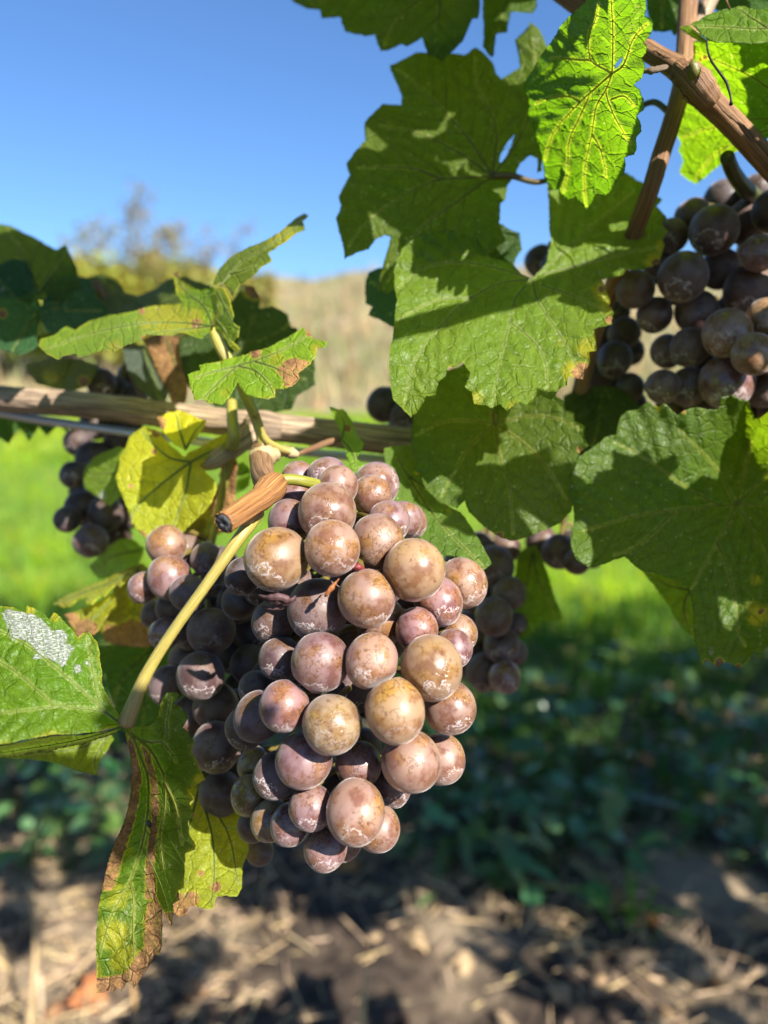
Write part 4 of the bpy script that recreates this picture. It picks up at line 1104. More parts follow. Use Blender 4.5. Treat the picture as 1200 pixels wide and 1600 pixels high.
leaf(back, [(362, 470), (376, 446), (394, 446), (407, 464), (405, 482), (425, 478), (450, 491), (455, 511), (464, 513), (480, 535), (493, 574), (493, 601), (464, 619), (455, 640), (407, 650), (351, 645), (295, 605), (279, 530), (329, 515)], [(380, 450, .262), (450, 500, .252), (490, 590, .242), (290, 560, .25), (400, 640, .245)], (380, 540), [[(380, 540), (395, 500), (390, 455)], [(380, 540), (430, 520), (455, 505)], [(380, 540), (430, 570), (480, 595)], [(380, 540), (340, 580), (310, 600)]], color=(0.034, 0.062, 0.014), spacing=5, dry=[(395, 455, 16, .7)], label='dark shaded leaf right behind the small lime green leaf')  # its shade is partly put into the dark leaf colour
leaf(back, [(222, 530), (250, 520), (282, 528), (294, 560), (292, 620), (280, 652), (262, 610), (240, 565)], [(222, 532, .262), (290, 560, .252), (280, 650, .246)], (260, 530), [[(260, 528), (275, 580), (280, 640)]], color=(0.30, 0.22, 0.13), spacing=4.5, dry=[(260, 580, 70, .9)], label='dry tan curled leaf above the level cane')
leaf(back, [(192, 545), (225, 538), (250, 560), (264, 602), (256, 640), (238, 628), (213, 602), (198, 575)], [(194, 546, .256), (250, 556, .262), (256, 638, .246)], (225, 545), [[(225, 545), (240, 590), (252, 630)]], color=(0.07, 0.09, 0.075), spacing=4.5, label='grey green drooping leaf next to the dry tan leaf')
leaf(back, [(40, 570), (70, 562), (110, 560), (155, 572), (140, 600), (112, 612), (80, 606), (55, 598)], [(40, 575, .272), (150, 575, .265), (100, 610, .258)], (110, 565), [[(110, 566), (100, 590), (95, 606)]], color=(0.09, 0.11, 0.015), spacing=5, yellow=[(80, 590, 18, .6)], dry=[(130, 595, 9, .8)], label='olive and yellow leaf resting against the cane')
leaf(back, [(-60, 648), (0, 652), (60, 660), (112, 664), (104, 676), (92, 662), (74, 682), (60, 666), (44, 690), (32, 670), (14, 694), (0, 684), (-40, 700)], [(-40, 655, .28), (110, 666, .275), (40, 690, .272)], (30, 660), [[(60, 664), (20, 680)]], color=DARK, spacing=4.5, teeth=0.6, label='dark toothed leaf edge right below the wire')

# --- shoot at the upper right with crossing canes
upper = empty('vine_shoot', P(1085, 125, .195))
tag(upper, 'thick brown shoot crossing the upper corner with large leaves', 'vine shoot')
ptube('cane', [(1330, 375, .205, 19), (1240, 296, .199, 19), (1150, 200, .193, 18.5), (1100, 150, .19, 20), (1086, 130, .19, 22), (1060, 108, .191, 18), (1030, 90, .193, 15), (1000, 72, .196, 15), (950, 42, .205, 15), (900, 5, .212, 15), (840, -40, .22, 15)], M_CANE, upper, seg=40, ridge=0.022, bump=0.008, seed=21, step=0.001)
ptube('cane', [(1090, -60, .222, 14), (1076, 0, .218, 14.5), (1072, 70, .213, 15), (1066, 130, .209, 15), (1050, 190, .207, 14.5), (1032, 245, .208, 14.5), (1015, 300, .210, 14), (985, 380, .224, 14), (930, 520, .245, 13), (900, 640, .256, 13), (890, 705, .258, 13)], M_CANE, upper, seg=32, ridge=0.022, bump=0.008, seed=22, step=0.0015)
ptube('cane', [(1140, -70, .23, 15), (1112, -10, .226, 14), (1092, 35, .222, 13), (1076, 66, .217, 12)], M_OLDCANE, upper, seg=24, ridge=0.02, seed=23)
ptube('node', [(1112, 160, .1885, 17), (1100, 147, .1875, 23), (1088, 132, .187, 25), (1074, 118, .188, 22), (1062, 108, .19, 17)], M_CANE, upper, seg=28, ridge=0.04, bump=0.04, seed=24)
bo = ptube('bud', [(1086, 126, .185, 9), (1085, 112, .1835, 9.5), (1083, 102, .183, 7), (1083, 92, .183, 2)], M_STEM, upper, seg=14, bump=0.08, seed=3); bo.color = (0.22, 0.22, 0.05, 1)
ptube('torn_bark', [(1006, 111, .184, 4), (1020, 110, .183, 5.5), (1036, 106, .183, 5), (1043, 104, .184, 2)], M_OLDCANE, upper, seg=10, bump=0.12, seed=5)

leaf(upper, [(455, 0), (478, 13), (499, 15), (503, 29), (532, 27), (540, 50), (566, 54), (568, 57), (586, 54), (595, 80), (605, 79), (628, 69), (635, 73), (660, 59), (668, 84), (690, 96), (708, 80), (724, 63), (739, 29), (747, 29), (750, 0), (752, -80), (610, -150), (450, -60)],
     [(460, 0, .255), (600, 78, .238), (748, 10, .235), (600, -140, .275), (640, 0, .248)], (690, -20), [[(690, -20), (685, 30), (680, 90)], [(690, -20), (630, 20), (600, 70)], [(690, -20), (560, -10), (480, 8)]], color=(0.062, 0.105, 0.010), side=-1, spacing=4.5, label='shaded leaf cut off by the top edge of the picture')
leaf(upper, [(754, 23), (754, 73), (762, 84), (770, 90), (775, 54), (793, 50), (798, 19), (833, 21), (839, 8), (845, -60), (760, -60)], [(755, 70, .238), (838, 8, .24), (760, -60, .252), (840, -60, .25)], (800, -30), [[(800, -30), (785, 20), (766, 80)]], color=(0.05, 0.09, 0.010), side=-1, spacing=4.5, label='narrow dark leaf hanging from the top edge')
leaf(upper, [(609, 102), (649, 82), (665, 82), (706, 83), (726, 86), (742, 74), (753, 80), (769, 96), (775, 115), (783, 124), (813, 105), (810, 86), (804, 63), (820, 48), (829, 34), (844, 48), (853, 69), (862, 115), (858, 178), (850, 223), (847, 267), (839, 270), (840, 248), (829, 243), (812, 256), (807, 272), (793, 289), (790, 311), (782, 318), (780, 346), (790, 375), (760, 400), (690, 420), (640, 440), (604, 460), (592, 454), (595, 425), (611, 371), (601, 367), (589, 373), (576, 390), (560, 394), (538, 405), (532, 368), (525, 340), (533, 321), (529, 308), (547, 273), (541, 256), (571, 219), (570, 191), (598, 162), (627, 164), (628, 153), (611, 112)],
     [(770, 275, .224), (530, 320, .226), (540, 400, .220), (610, 105, .238), (742, 76, .240), (830, 40, .238), (850, 180, .232), (600, 455, .216), (780, 345, .218), (660, 260, .226)], (770, 275),
     [[(770, 275), (720, 278), (680, 282), (630, 305), (570, 350), (545, 385)], [(770, 275), (735, 220), (700, 180), (650, 130), (620, 108)], [(770, 275), (775, 200), (745, 130), (742, 90)], [(770, 275), (815, 210), (835, 130), (832, 60)], [(770, 275), (720, 310), (650, 365), (605, 440)], [(770, 275), (720, 240), (660, 210), (590, 195)], [(690, 280), (640, 262), (560, 262)]],
     color=(0.072, 0.112, 0.011), side=-1, spacing=4.0, holes=[[(804, 210), (795, 220), (784, 238), (780, 252), (784, 255), (790, 246), (800, 226)]], vcol=(0.30, 0.32, 0.10), margin=0.15, label='large shaded leaf with one sunlit spot against the sky',
     petiole=[(770, 275, .224, 6), (800, 275, .224, 5), (850, 283, .223, 4), (920, 240, .221, 4), (1008, 163, .214, 4.5), (1050, 178, .206, 5)], pcol=(0.16, 0.13, 0.05), vr=2.2)
leaf(upper, [(917, 0), (893, 23), (872, 47), (856, 71), (838, 98), (823, 121), (819, 138), (825, 157), (826, 184), (832, 192), (837, 213), (845, 240), (849, 261), (853, 283), (862, 295), (872, 296), (875, 302), (888, 313), (899, 308), (908, 319), (916, 328), (921, 321), (925, 319), (930, 304), (946, 306), (957, 295), (965, 281), (968, 274), (976, 274), (978, 257), (976, 246), (991, 242), (995, 229), (994, 215), (1002, 206), (1000, 189), (995, 181), (1006, 172), (1005, 153), (1000, 140), (991, 132), (1004, 121), (1008, 106), (1007, 96), (1002, 90), (1010, 81), (1010, 70), (1006, 66), (1017, 53), (1021, 36), (1015, 27), (1007, 25), (1010, 10), (1009, 0), (1000, -60), (945, -90), (925, -40)],
     [(957, 114, .175), (825, 140, .204), (850, 260, .210), (916, 328, .202), (1000, 200, .164), (1018, 40, .150), (960, -60, .158), (880, 40, .190), (930, 220, .189), (960, 290, .185), (990, 120, .162)], (957, 114),
     [[(957, 114), (958, 53), (955, 0), (950, -70)], [(957, 114), (927, 98), (921, 85), (920, 53), (930, 32), (935, 5)], [(921, 93), (903, 93), (883, 91), (860, 90)], [(957, 114), (930, 138), (907, 159), (866, 206), (851, 251)], [(907, 159), (891, 151), (862, 151), (838, 162)], [(957, 114), (947, 140), (932, 166), (925, 208), (915, 255), (913, 283), (916, 322)], [(920, 152), (905, 185), (889, 221), (887, 266), (880, 300)], [(947, 145), (953, 165), (964, 189), (985, 225)], [(925, 210), (936, 228), (943, 250), (947, 276)], [(957, 114), (975, 100), (990, 60), (1012, 36)], [(955, 155), (975, 150), (990, 165)]],
     color=(0.058, 0.135, 0.012), side=-1, spacing=3.0, holes=[[(961, 107), (962, 100), (968, 92), (974, 88), (971, 97), (966, 104)]], vcol=(0.46, 0.52, 0.06), vr=1.7, bulge=0.0010, wave=0.0008, margin=0.35, gap=26, white=[(1000, 15, 16, .40), (985, 40, 18, .38), (980, 60, 14, .36)],
     label='glowing backlit leaf with bright veins in the upper corner')
leaf(upper, [(1056, 70), (1066, 65), (1085, 64), (1100, 65), (1120, 60), (1160, 58), (1210, 55), (1280, 60), (1300, 150), (1270, 210), (1200, 216), (1184, 222), (1165, 232), (1146, 240), (1120, 262), (1088, 288), (1076, 282), (1061, 268), (1068, 252), (1060, 236), (1064, 226), (1058, 212), (1060, 200), (1057, 180), (1066, 165), (1078, 150), (1078, 110), (1054, 96), (1074, 86)],
     [(1058, 70, .216), (1280, 70, .180), (1280, 200, .196), (1088, 286, .236), (1060, 190, .230), (1150, 150, .208), (1130, 60, .2)], (1250, 190),
     [[(1250, 190), (1180, 186), (1110, 200), (1066, 215)], [(1250, 190), (1190, 130), (1120, 95), (1062, 72)], [(1250, 190), (1180, 210), (1120, 240), (1085, 282)], [(1250, 190), (1235, 120), (1200, 62)]],
     color=(0.085, 0.175, 0.012), side=-1, spacing=3.6, vcol=(0.30, 0.42, 0.05), margin=0.5, dry=[(1102, 90, 3.5, .9), (1094, 93, 3, .9)], label='lime green translucent leaf at the edge behind the thick cane', vr=1.8)
leaf(upper, [(1078, 38), (1104, 24), (1136, 14), (1154, 9), (1172, 13), (1188, 16), (1200, 11), (1260, 5), (1280, 60), (1200, 66), (1160, 68), (1120, 67), (1106, 63), (1098, 56), (1092, 50)],
     [(1080, 39, .194), (1154, 9, .196), (1270, 10, .188), (1270, 60, .184), (1110, 64, .186), (1170, 66, .183)], (1260, 40), [[(1260, 40), (1190, 45), (1130, 42), (1082, 40)], [(1200, 44), (1170, 25), (1154, 12)]],
     color=(0.085, 0.165, 0.016), spacing=3.4, margin=0.5, label='folded over top flap of the lime green leaf at the edge', bulge=0.0008)
leaf(upper, [(1062, 42), (1076, 39), (1090, 50), (1106, 63), (1098, 66), (1080, 58), (1068, 50)], [(1062, 42, .2), (1106, 64, .192), (1080, 57, .196)], (1100, 62), [[(1102, 63), (1080, 50)]], color=(0.13, 0.2, 0.016), side=-1, spacing=3, label='small tooth of the lime green leaf at the fold')
leaf(upper, [(1000, -70), (1010, 0), (1012, 20), (1019, 48), (1034, 50), (1049, 48), (1054, 56), (1064, 46), (1066, 0), (1070, -70)], [(1010, -60, .24), (1030, 50, .225), (1066, 0, .235)], (1040, -40), [[(1040, -40), (1036, 0), (1034, 44)]], color=(0.035, 0.075, 0.010), side=-1, spacing=4.5, label='dark leaf tip at the top edge between two canes')
leaf(upper, [(1118, 16), (1150, 22), (1210, 26), (1260, 20), (1260, -60), (1110, -60), (1112, -10)], [(1118, 15, .235), (1260, 20, .232), (1180, -60, .25)], (1180, -40), [[(1180, -40), (1160, 18)]], color=DARK, side=-1, spacing=6, label='dark leaf at the top edge above the lime green leaf')
tube('tendril', [P(1104, 64, .183), P(1106, 80, .1815), P(1112, 96, .180), P(1124, 113, .179), P(1134, 127, .179), P(1139, 141, .1785), P(1142, 154, .178), P(1142, 164, .178)], [0.00026, 0.00024, 0.00026, 0.0003, 0.00032, 0.00028, 0.00022, 0.0004], plain('black_tendril', (0.02, 0.016, 0.012), 0.6, 0.3, 800), upper, seg=10, bump=0.06)
ptube('tendril', [(1140, 14, .192, 2), (1136, 4, .19, 1.8), (1130, -12, .19, 1.6)], M_CANE, upper, seg=6)

# unseen cane added so that its shadow band crosses the large leaf
q0, q1, q2 = P(560, 572, .203) + SUN * .15, P(735, 486, .203) + SUN * .15, P(900, 410, .206) + SUN * .15
tube('cane', [q0 + (q0 - q1) * .35, q0, q1, q2, q2 + (q2 - q1) * .8], [.0034, .0035, .0038, .004, .004], M_CANE, upper, seg=12)
for k, (u0, v0, u1, v1, d0) in enumerate([(1120, 160, 1180, 222, .1895), (1150, 185, 1230, 272, .1905), (1020, 78, 1050, 92, .1905)]):
    ptube('bark_strip', [(u0 + (u1 - u0) * t_, v0 + (v1 - v0) * t_ + 2 * math.sin(9 * t_ + k), d0 - .0022 + .0002 * math.sin(5 * t_), w) for t_, w in zip((0, .2, .5, .8, 1), (.6, 2.2, 2.6, 2, .5))], M_CANE, upper, seg=8, ridge=0.2, bump=0.12, seed=50 + k)
# --- leaves in the middle, in front of the canes
midr = empty('vine_shoot', P(820, 690, .25))
tag(midr, 'leafy shoot with the big sunlit leaf in the middle', 'vine shoot')
so = ptube('stem', [(820, 706, .25, 9), (835, 600, .248, 8), (850, 500, .243, 7.5), (856, 440, .236, 7), (862, 380, .238, 6)], M_STEM, midr, seg=12); so.color = (0.24, 0.2, 0.06, 1)
leaf(midr, [(855, 285), (858, 331), (861, 379), (855, 407), (842, 424), (829, 436), (815, 428), (800, 412), (769, 404), (745, 372), (700, 358), (655, 366), (628, 388), (616, 418), (616, 443), (621, 468), (617, 500), (613, 530), (608, 567), (610, 597), (615, 625), (630, 640), (642, 653), (652, 644), (665, 619), (682, 617), (686, 597), (696, 588), (701, 573), (713, 574), (724, 565), (735, 582), (726, 604), (738, 613), (741, 631), (755, 633), (769, 638), (781, 631), (792, 642), (812, 628), (827, 633), (843, 616), (861, 625), (875, 607), (886, 602), (888, 588), (911, 593), (921, 567), (920, 551), (932, 548), (931, 533), (928, 515), (945, 510), (956, 507), (959, 488), (953, 470), (946, 453), (940, 437), (958, 434), (972, 430), (979, 421), (1005, 421), (1030, 412), (1038, 384), (1035, 372), (1044, 363), (1035, 349), (1043, 342), (1026, 322), (1035, 312), (1021, 303), (1016, 292), (996, 282), (982, 272), (936, 255), (880, 262)],
     [(832, 436, .214), (616, 440, .206), (612, 560, .190), (642, 650, .186), (720, 570, .190), (790, 638, .181), (900, 590, .190), (955, 490, .203), (930, 520, .197), (1035, 400, .214), (1000, 290, .236), (860, 290, .230), (700, 365, .216), (790, 520, .199), (700, 480, .203), (930, 400, .219)], (832, 436),
     [[(832, 436), (806, 465), (797, 502), (784, 554), (775, 597), (770, 634)], [(832, 436), (840, 470), (867, 511), (889, 548), (905, 580)], [(797, 502), (835, 535), (852, 567), (855, 613)], [(832, 436), (781, 443), (738, 465), (698, 499), (650, 560), (632, 632)], [(832, 436), (780, 420), (720, 410), (660, 420), (622, 450)], [(832, 436), (880, 395), (930, 350), (990, 300)], [(850, 428), (900, 415), (960, 400), (1030, 385)], [(845, 445), (890, 460), (945, 485)], [(738, 465), (680, 470), (622, 500)]],
     color=(0.108, 0.172, 0.016), spacing=3.4, margin=0.55, bulge=0.0009, wave=0.0010, vr=1.6, vcol=(0.26, 0.33, 0.11),
     yellow=[(940, 455, 16, .9), (948, 480, 14, .8), (915, 545, 18, .8), (1025, 410, 18, .8), (1035, 385, 12, .8), (745, 625, 16, .6), (895, 580, 18, .9), (800, 635, 12, .6), (880, 540, 26, .35)], dry=[(909, 580, 15, .95), (1028, 412, 9, .75), (952, 500, 7, .8), (940, 452, 6, .7), (955, 478, 5, .7)],
     label='large green leaf crossed by shadow bands with scorched orange tips')
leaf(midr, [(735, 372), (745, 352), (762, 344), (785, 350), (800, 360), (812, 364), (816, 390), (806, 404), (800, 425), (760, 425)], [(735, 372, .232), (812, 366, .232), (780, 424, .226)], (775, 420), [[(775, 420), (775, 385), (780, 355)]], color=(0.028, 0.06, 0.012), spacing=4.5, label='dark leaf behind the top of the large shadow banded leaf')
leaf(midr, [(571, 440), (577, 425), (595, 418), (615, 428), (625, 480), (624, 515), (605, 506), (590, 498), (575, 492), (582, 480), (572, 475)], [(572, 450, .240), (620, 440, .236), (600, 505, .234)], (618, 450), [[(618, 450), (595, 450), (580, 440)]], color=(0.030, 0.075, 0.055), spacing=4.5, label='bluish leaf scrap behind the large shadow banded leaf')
leaf(midr, [(645, 652), (642, 672), (642, 692), (652, 720), (647, 735), (657, 742), (665, 765), (687, 785), (715, 794), (726, 782), (732, 800), (755, 822), (777, 837), (802, 845), (830, 837), (855, 827), (875, 817), (892, 800), (898, 785), (890, 752), (898, 730), (907, 705), (921, 696), (912, 685), (914, 667), (897, 657), (897, 645), (882, 640), (882, 627), (870, 620), (850, 590), (805, 570), (730, 565), (680, 585), (655, 620)],
     [(774, 661, .222), (645, 680, .212), (660, 750, .206), (720, 792, .202), (800, 843, .200), (890, 800, .206), (918, 696, .204), (880, 625, .214), (720, 575, .23), (790, 740, .209)], (774, 661),
     [[(774, 661), (780, 707), (789, 740), (796, 762), (802, 835)], [(774, 661), (750, 682), (727, 707), (690, 775)], [(774, 661), (730, 657), (690, 660), (650, 680)], [(774, 661), (815, 690), (847, 720), (885, 780)], [(774, 661), (830, 650), (875, 655), (908, 672)], [(774, 661), (760, 620), (730, 585)]],
     color=(0.070, 0.114, 0.016), side=1, spacing=4.0, margin=0.35, dry=[(906, 703, 6, .8), (780, 838, 7, .7)], vcol=(0.26, 0.28, 0.07), wave=0.0016, label='rounded dull green leaf below the large shadow banded leaf', petiole=[(774, 661, .222, 4), (776, 640, .226, 5), (800, 610, .238, 5), (832, 590, .246, 5)], pcol=(0.2, 0.16, 0.06))
leaf(midr, [(600, 700), (640, 694), (665, 740), (700, 790), (720, 800), (738, 825), (752, 850), (768, 880), (755, 892), (725, 872), (695, 868), (655, 842), (620, 790), (605, 740)], [(602, 705, .214), (665, 740, .218), (764, 885, .188), (655, 840, .196), (705, 820, .2)], (620, 715), [[(620, 715), (660, 780), (700, 830), (756, 886)], [(640, 745), (675, 770), (705, 800)]], color=(0.085, 0.15, 0.024), spacing=4.0, label='pale lit leaf tucked behind the top of the main bunch', yellow=[(651, 738, 5, .9)])

# --- right lower leaves
right = empty('vine_shoot', P(1190, 745, .262))
tag(right, 'shoot with the big dark veined leaf at the edge over the lawn', 'vine shoot')
so = ptube('stem', [(1210, 745, .262, 9), (1195, 700, .25, 8), (1180, 640, .248, 7)], M_STEM, right, seg=12); so.color = (0.2, 0.17, 0.05, 1)
leaf(right, [(896, 818), (896, 795), (890, 772), (887, 755), (904, 715), (924, 700), (945, 683), (962, 680), (969, 652), (979, 642), (996, 640), (1014, 627), (1028, 636), (1037, 630), (1058, 649), (1068, 642), (1088, 636), (1105, 640), (1123, 639), (1126, 620), (1143, 617), (1157, 624), (1169, 626), (1179, 654), (1189, 652), (1200, 643), (1240, 640), (1270, 700), (1265, 850), (1240, 990), (1200, 1011), (1186, 1031), (1179, 1017), (1169, 1034), (1154, 1045), (1134, 1034), (1123, 1042), (1106, 1031), (1094, 1042), (1086, 1008), (1084, 959), (1075, 919), (1057, 910), (1031, 899), (1005, 893), (991, 884), (976, 870), (950, 879), (922, 887), (902, 876), (893, 859), (891, 838)],
     [(1150, 788, .216), (896, 800, .200), (905, 715, .208), (1015, 632, .210), (1140, 620, .204), (1100, 690, .209), (1165, 700, .222), (1240, 700, .204), (1250, 880, .197), (1154, 1040, .197), (1085, 960, .203), (960, 876, .197), (920, 880, .193), (1040, 780, .209)], (1150, 788),
     [[(1150, 788), (1100, 792), (1050, 797), (1008, 803), (970, 812), (910, 830)], [(1130, 790), (1105, 780), (1054, 749), (1025, 726), (960, 690)], [(1150, 788), (1143, 775), (1126, 741), (1105, 715), (1060, 670)], [(1150, 788), (1135, 818), (1121, 847), (1094, 896), (1080, 920)], [(1121, 847), (1134, 880), (1143, 910), (1150, 950), (1153, 982), (1165, 1010)], [(1150, 788), (1175, 827), (1200, 876), (1225, 930)], [(1150, 788), (1200, 788), (1255, 780)], [(1150, 788), (1160, 750), (1175, 690)], [(1150, 788), (1200, 740), (1240, 680)], [(1054, 800), (1000, 850), (960, 868)]],
     color=(0.064, 0.116, 0.012), side=1, spacing=3.8, margin=0.45, vcol=(0.36, 0.40, 0.05), vr=2.0, bulge=0.0008, wave=0.0013, yellow=[(1185, 960, 22, .7), (1180, 905, 12, .5), (1030, 635, 10, .6)], dry=[(1124, 1036, 8, .8), (1154, 1042, 6, .8), (1105, 1036, 7, .7), (1068, 643, 5, .7), (1190, 955, 7, .7)], white=[(1112, 1018, 9, .5)], label='big dark green leaf with glowing yellow veins at the edge')  # yellow vein colour stands in for sun shining through
leaf(right, [(1003, 892), (1031, 898), (1058, 908), (1080, 922), (1090, 960), (1090, 1012), (1070, 985), (1045, 945), (1022, 915)], [(1003, 892, .232), (1085, 925, .226), (1088, 1010, .222)], (1075, 920), [[(1078, 922), (1068, 950), (1080, 995)], [(1078, 922), (1045, 915), (1010, 896)]], color=(0.11, 0.19, 0.015), side=-1, spacing=4.5, label='bright translucent leaf tip beneath the big dark leaf')
leaf(right, [(808, 868), (822, 855), (838, 852), (850, 880), (864, 925), (880, 966), (862, 972), (842, 972), (836, 985), (818, 1000), (806, 985), (800, 930)], [(810, 868, .262), (845, 870, .258), (878, 966, .248), (812, 995, .25)], (830, 860), [[(832, 860), (842, 910), (866, 960)], [(832, 860), (822, 920), (818, 985)]], color=(0.085, 0.16, 0.014), side=-1, spacing=4.5, label='hanging green leaf beside the dark back bunch over the lawn')
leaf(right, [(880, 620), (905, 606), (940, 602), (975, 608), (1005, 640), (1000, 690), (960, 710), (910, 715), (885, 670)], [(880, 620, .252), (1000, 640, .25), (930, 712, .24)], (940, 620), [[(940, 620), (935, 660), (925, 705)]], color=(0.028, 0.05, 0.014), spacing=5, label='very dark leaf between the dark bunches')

# ------------------------------------------------------------------ grapes
def grape_mesh(seed):
    r0 = np.random.default_rng(seed)
    bm = bmesh.new()
    bmesh.ops.create_icosphere(bm, subdivisions=4, radius=1.0)
    k = [(r0.normal(0, 1, 3), r0.uniform(0, 6.28)) for _ in range(4)]
    for v in bm.verts:
        p = np.array(v.co)
        s = 1 + sum(0.010 * math.sin(2.1 * float(p @ d) + ph) for d, ph in k)
        if p[2] > 0.93: s -= 0.10 * ((p[2] - 0.93) / 0.07) ** 1.5
        if p[2] < -0.985: s += 0.012
        v.co = Vector(p * s)
    me = bpy.data.meshes.new('grape')
    bm.to_mesh(me); bm.free()
    me.polygons.foreach_set('use_smooth', [True] * len(me.polygons))
    me.materials.append(M_GRAPE)
    return me
GM = [grape_mesh(i) for i in range(6)]

GOLD = (0.25, 0.152, 0.060); TAN = (0.225, 0.130, 0.073); MAUVE = (0.178, 0.101, 0.082); PINK = (0.205, 0.103, 0.082); DUSK_SHADE = (0.098, 0.060, 0.050); OLIVEG = (0.205, 0.142, 0.066); BLUE_SHADE = (0.050, 0.034, 0.031)  # dusky and black tones are darkened to carry the shade of shadowed berries

def settle(g, iters=400, slack=0.985, dmin=0.0, keep=None):
    """g rows: u, v, r_px, depth -> push depths apart until neighbours only just touch; photo position stays"""
    g = np.array(g, float)
    ray = np.stack([FWD + (u - 600) / FPX * RT + (800 - v) / FPX * UP for u, v in g[:, :2]])
    for it in range(iters):
        X = CAM + g[:, 3:4] * ray
        r = g[:, 2] * g[:, 3] / FPX
        D = X[:, None] - X[None]
        dist = np.sqrt((D ** 2).sum(2)) + np.eye(len(g))
        ov = (r[:, None] + r[None]) * slack - dist
        np.fill_diagonal(ov, 0)
        ii, jj = np.where(np.triu(ov, 1) > 1e-5)
        if len(ii) == 0: break
        mv = np.zeros(len(g))
        for a, b in zip(ii, jj):
            f, k = (a, b) if g[a, 3] < g[b, 3] else (b, a)
            s = ov[a, b] * 0.45
            mv[f] -= s * 0.25; mv[k] += s * 0.75
        g[:, 3] += mv
    return g

def pressed(me, c, r, M, others):
    """own copy of a berry, flattened where it presses against its neighbours"""
    v = np.empty(len(me.vertices) * 3); me.vertices.foreach_get('co', v); v = v.reshape(-1, 3)
    w = v @ M.T + c
    for oc, orr in others:
        n = oc - c; D = np.linalg.norm(n); n /= D
        h = (D * D + r * r - orr * orr) / (2 * D) - 0.00006
        k = (w - c) @ n - h + 0.0007
        push = np.where(k > 0, k * k / (k + 0.0008), 0) * 1.0
        w -= push[:, None] * n
    v = (w - c) @ np.linalg.inv(M).T
    m2 = me.copy(); m2.vertices.foreach_set('co', v.ravel()); m2.update()
    return m2

def bunch(name, label, grapes, axis, stem=None, stemcol=(0.30, 0.30, 0.06), group=None, slack=0.97, press=False, seed=0):
    """grapes: (u, v, r_px, depth, colour); axis: (u, v, depth) points along the rachis"""
    r0 = np.random.default_rng(seed)
    g = settle([x[:4] for x in grapes], slack=slack)
    axp = np.array([P(*a) for a in axis])
    t = empty(name, axp[0])
    tag(t, label, 'grape bunch', group)
    ro = tube('rachis', axp, np.linspace(0.0017, 0.0008, len(axp)), M_STEM, t, seg=8)
    ro.color = (0.16, 0.14, 0.04, 1)
    axd = catmull(axp, 0.002)
    if stem:
        po = ptube('peduncle', stem, M_STEM, t, seg=16, seed=4, bump=0.01); po.color = tuple(stemcol) + (1,)
    pv, pf, first = [], [], True
    for i, (row, src) in enumerate(zip(g, grapes)):
        u, v, rp, d = row
        c = P(u, v, d); r = rp * d / FPX
        me = GM[i % 3] if rp > 34 else GM[3 + i % 3]
        o = bpy.data.objects.new('grape', me)
        place(o, c, t)
        k = axd[np.argmin(((axd - c - np.array([0, 0, 0.008])) ** 2).sum(1))]
        out_ = c - k; out_ /= np.linalg.norm(out_) + 1e-9
        tocam = (CAM - c) / np.linalg.norm(CAM - c)
        dr = out_ * 0.55 + np.array([0, 0, -0.75]) + tocam * 0.35 + r0.normal(0, 0.16, 3)
        dr /= np.linalg.norm(dr)
        o.rotation_mode = 'QUATERNION'
        o.rotation_quaternion = Vector(-dr).to_track_quat('Z', 'Y') @ Matrix.Rotation(r0.uniform(0, 6.28), 3, 'Z').to_quaternion()
        sc = r * np.array([r0.uniform(0.96, 1.02), r0.uniform(0.96, 1.02), r0.uniform(1.0, 1.08)])
        o.scale = tuple(sc)
        if press:
            near_ = [(P(*q[[0, 1, 3]]), q[2] * q[3] / FPX) for k2, q in enumerate(g) if k2 != i]
            near_ = [z for z in near_ if np.linalg.norm(z[0] - c) < (z[1] + r) * 1.04]
            o.data = pressed(me, c, r, np.array(o.rotation_quaternion.to_matrix()) @ np.diag(sc), near_)
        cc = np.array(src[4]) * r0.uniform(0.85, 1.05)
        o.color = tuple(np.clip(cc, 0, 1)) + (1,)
        # stalk from the rachis to the stem end of the berry
        top = c - dr * r * 0.90
        mid_ = (top + k) / 2 - dr * r * 0.25
        if np.linalg.norm(top - k) < 0.05:
            vv, ff, _ = tube_data(catmull([k, mid_, top, c - dr * r * 0.80], 0.002), np.linspace(0.0007, 0.0010, len(catmull([k, mid_, top, c - dr * r * 0.80], 0.002))), seg=6, cap=False)
            n0 = sum(len(z) for z in pv); pv.append(vv); pf += [tuple(q + n0 for q in f) for f in ff]
    po = mesh_obj('pedicels', np.vstack(pv), pf, M_STEM, t, axp[0])
    po.color = (0.22, 0.18, 0.05, 1); po['kind'] = 'stuff'
    return t

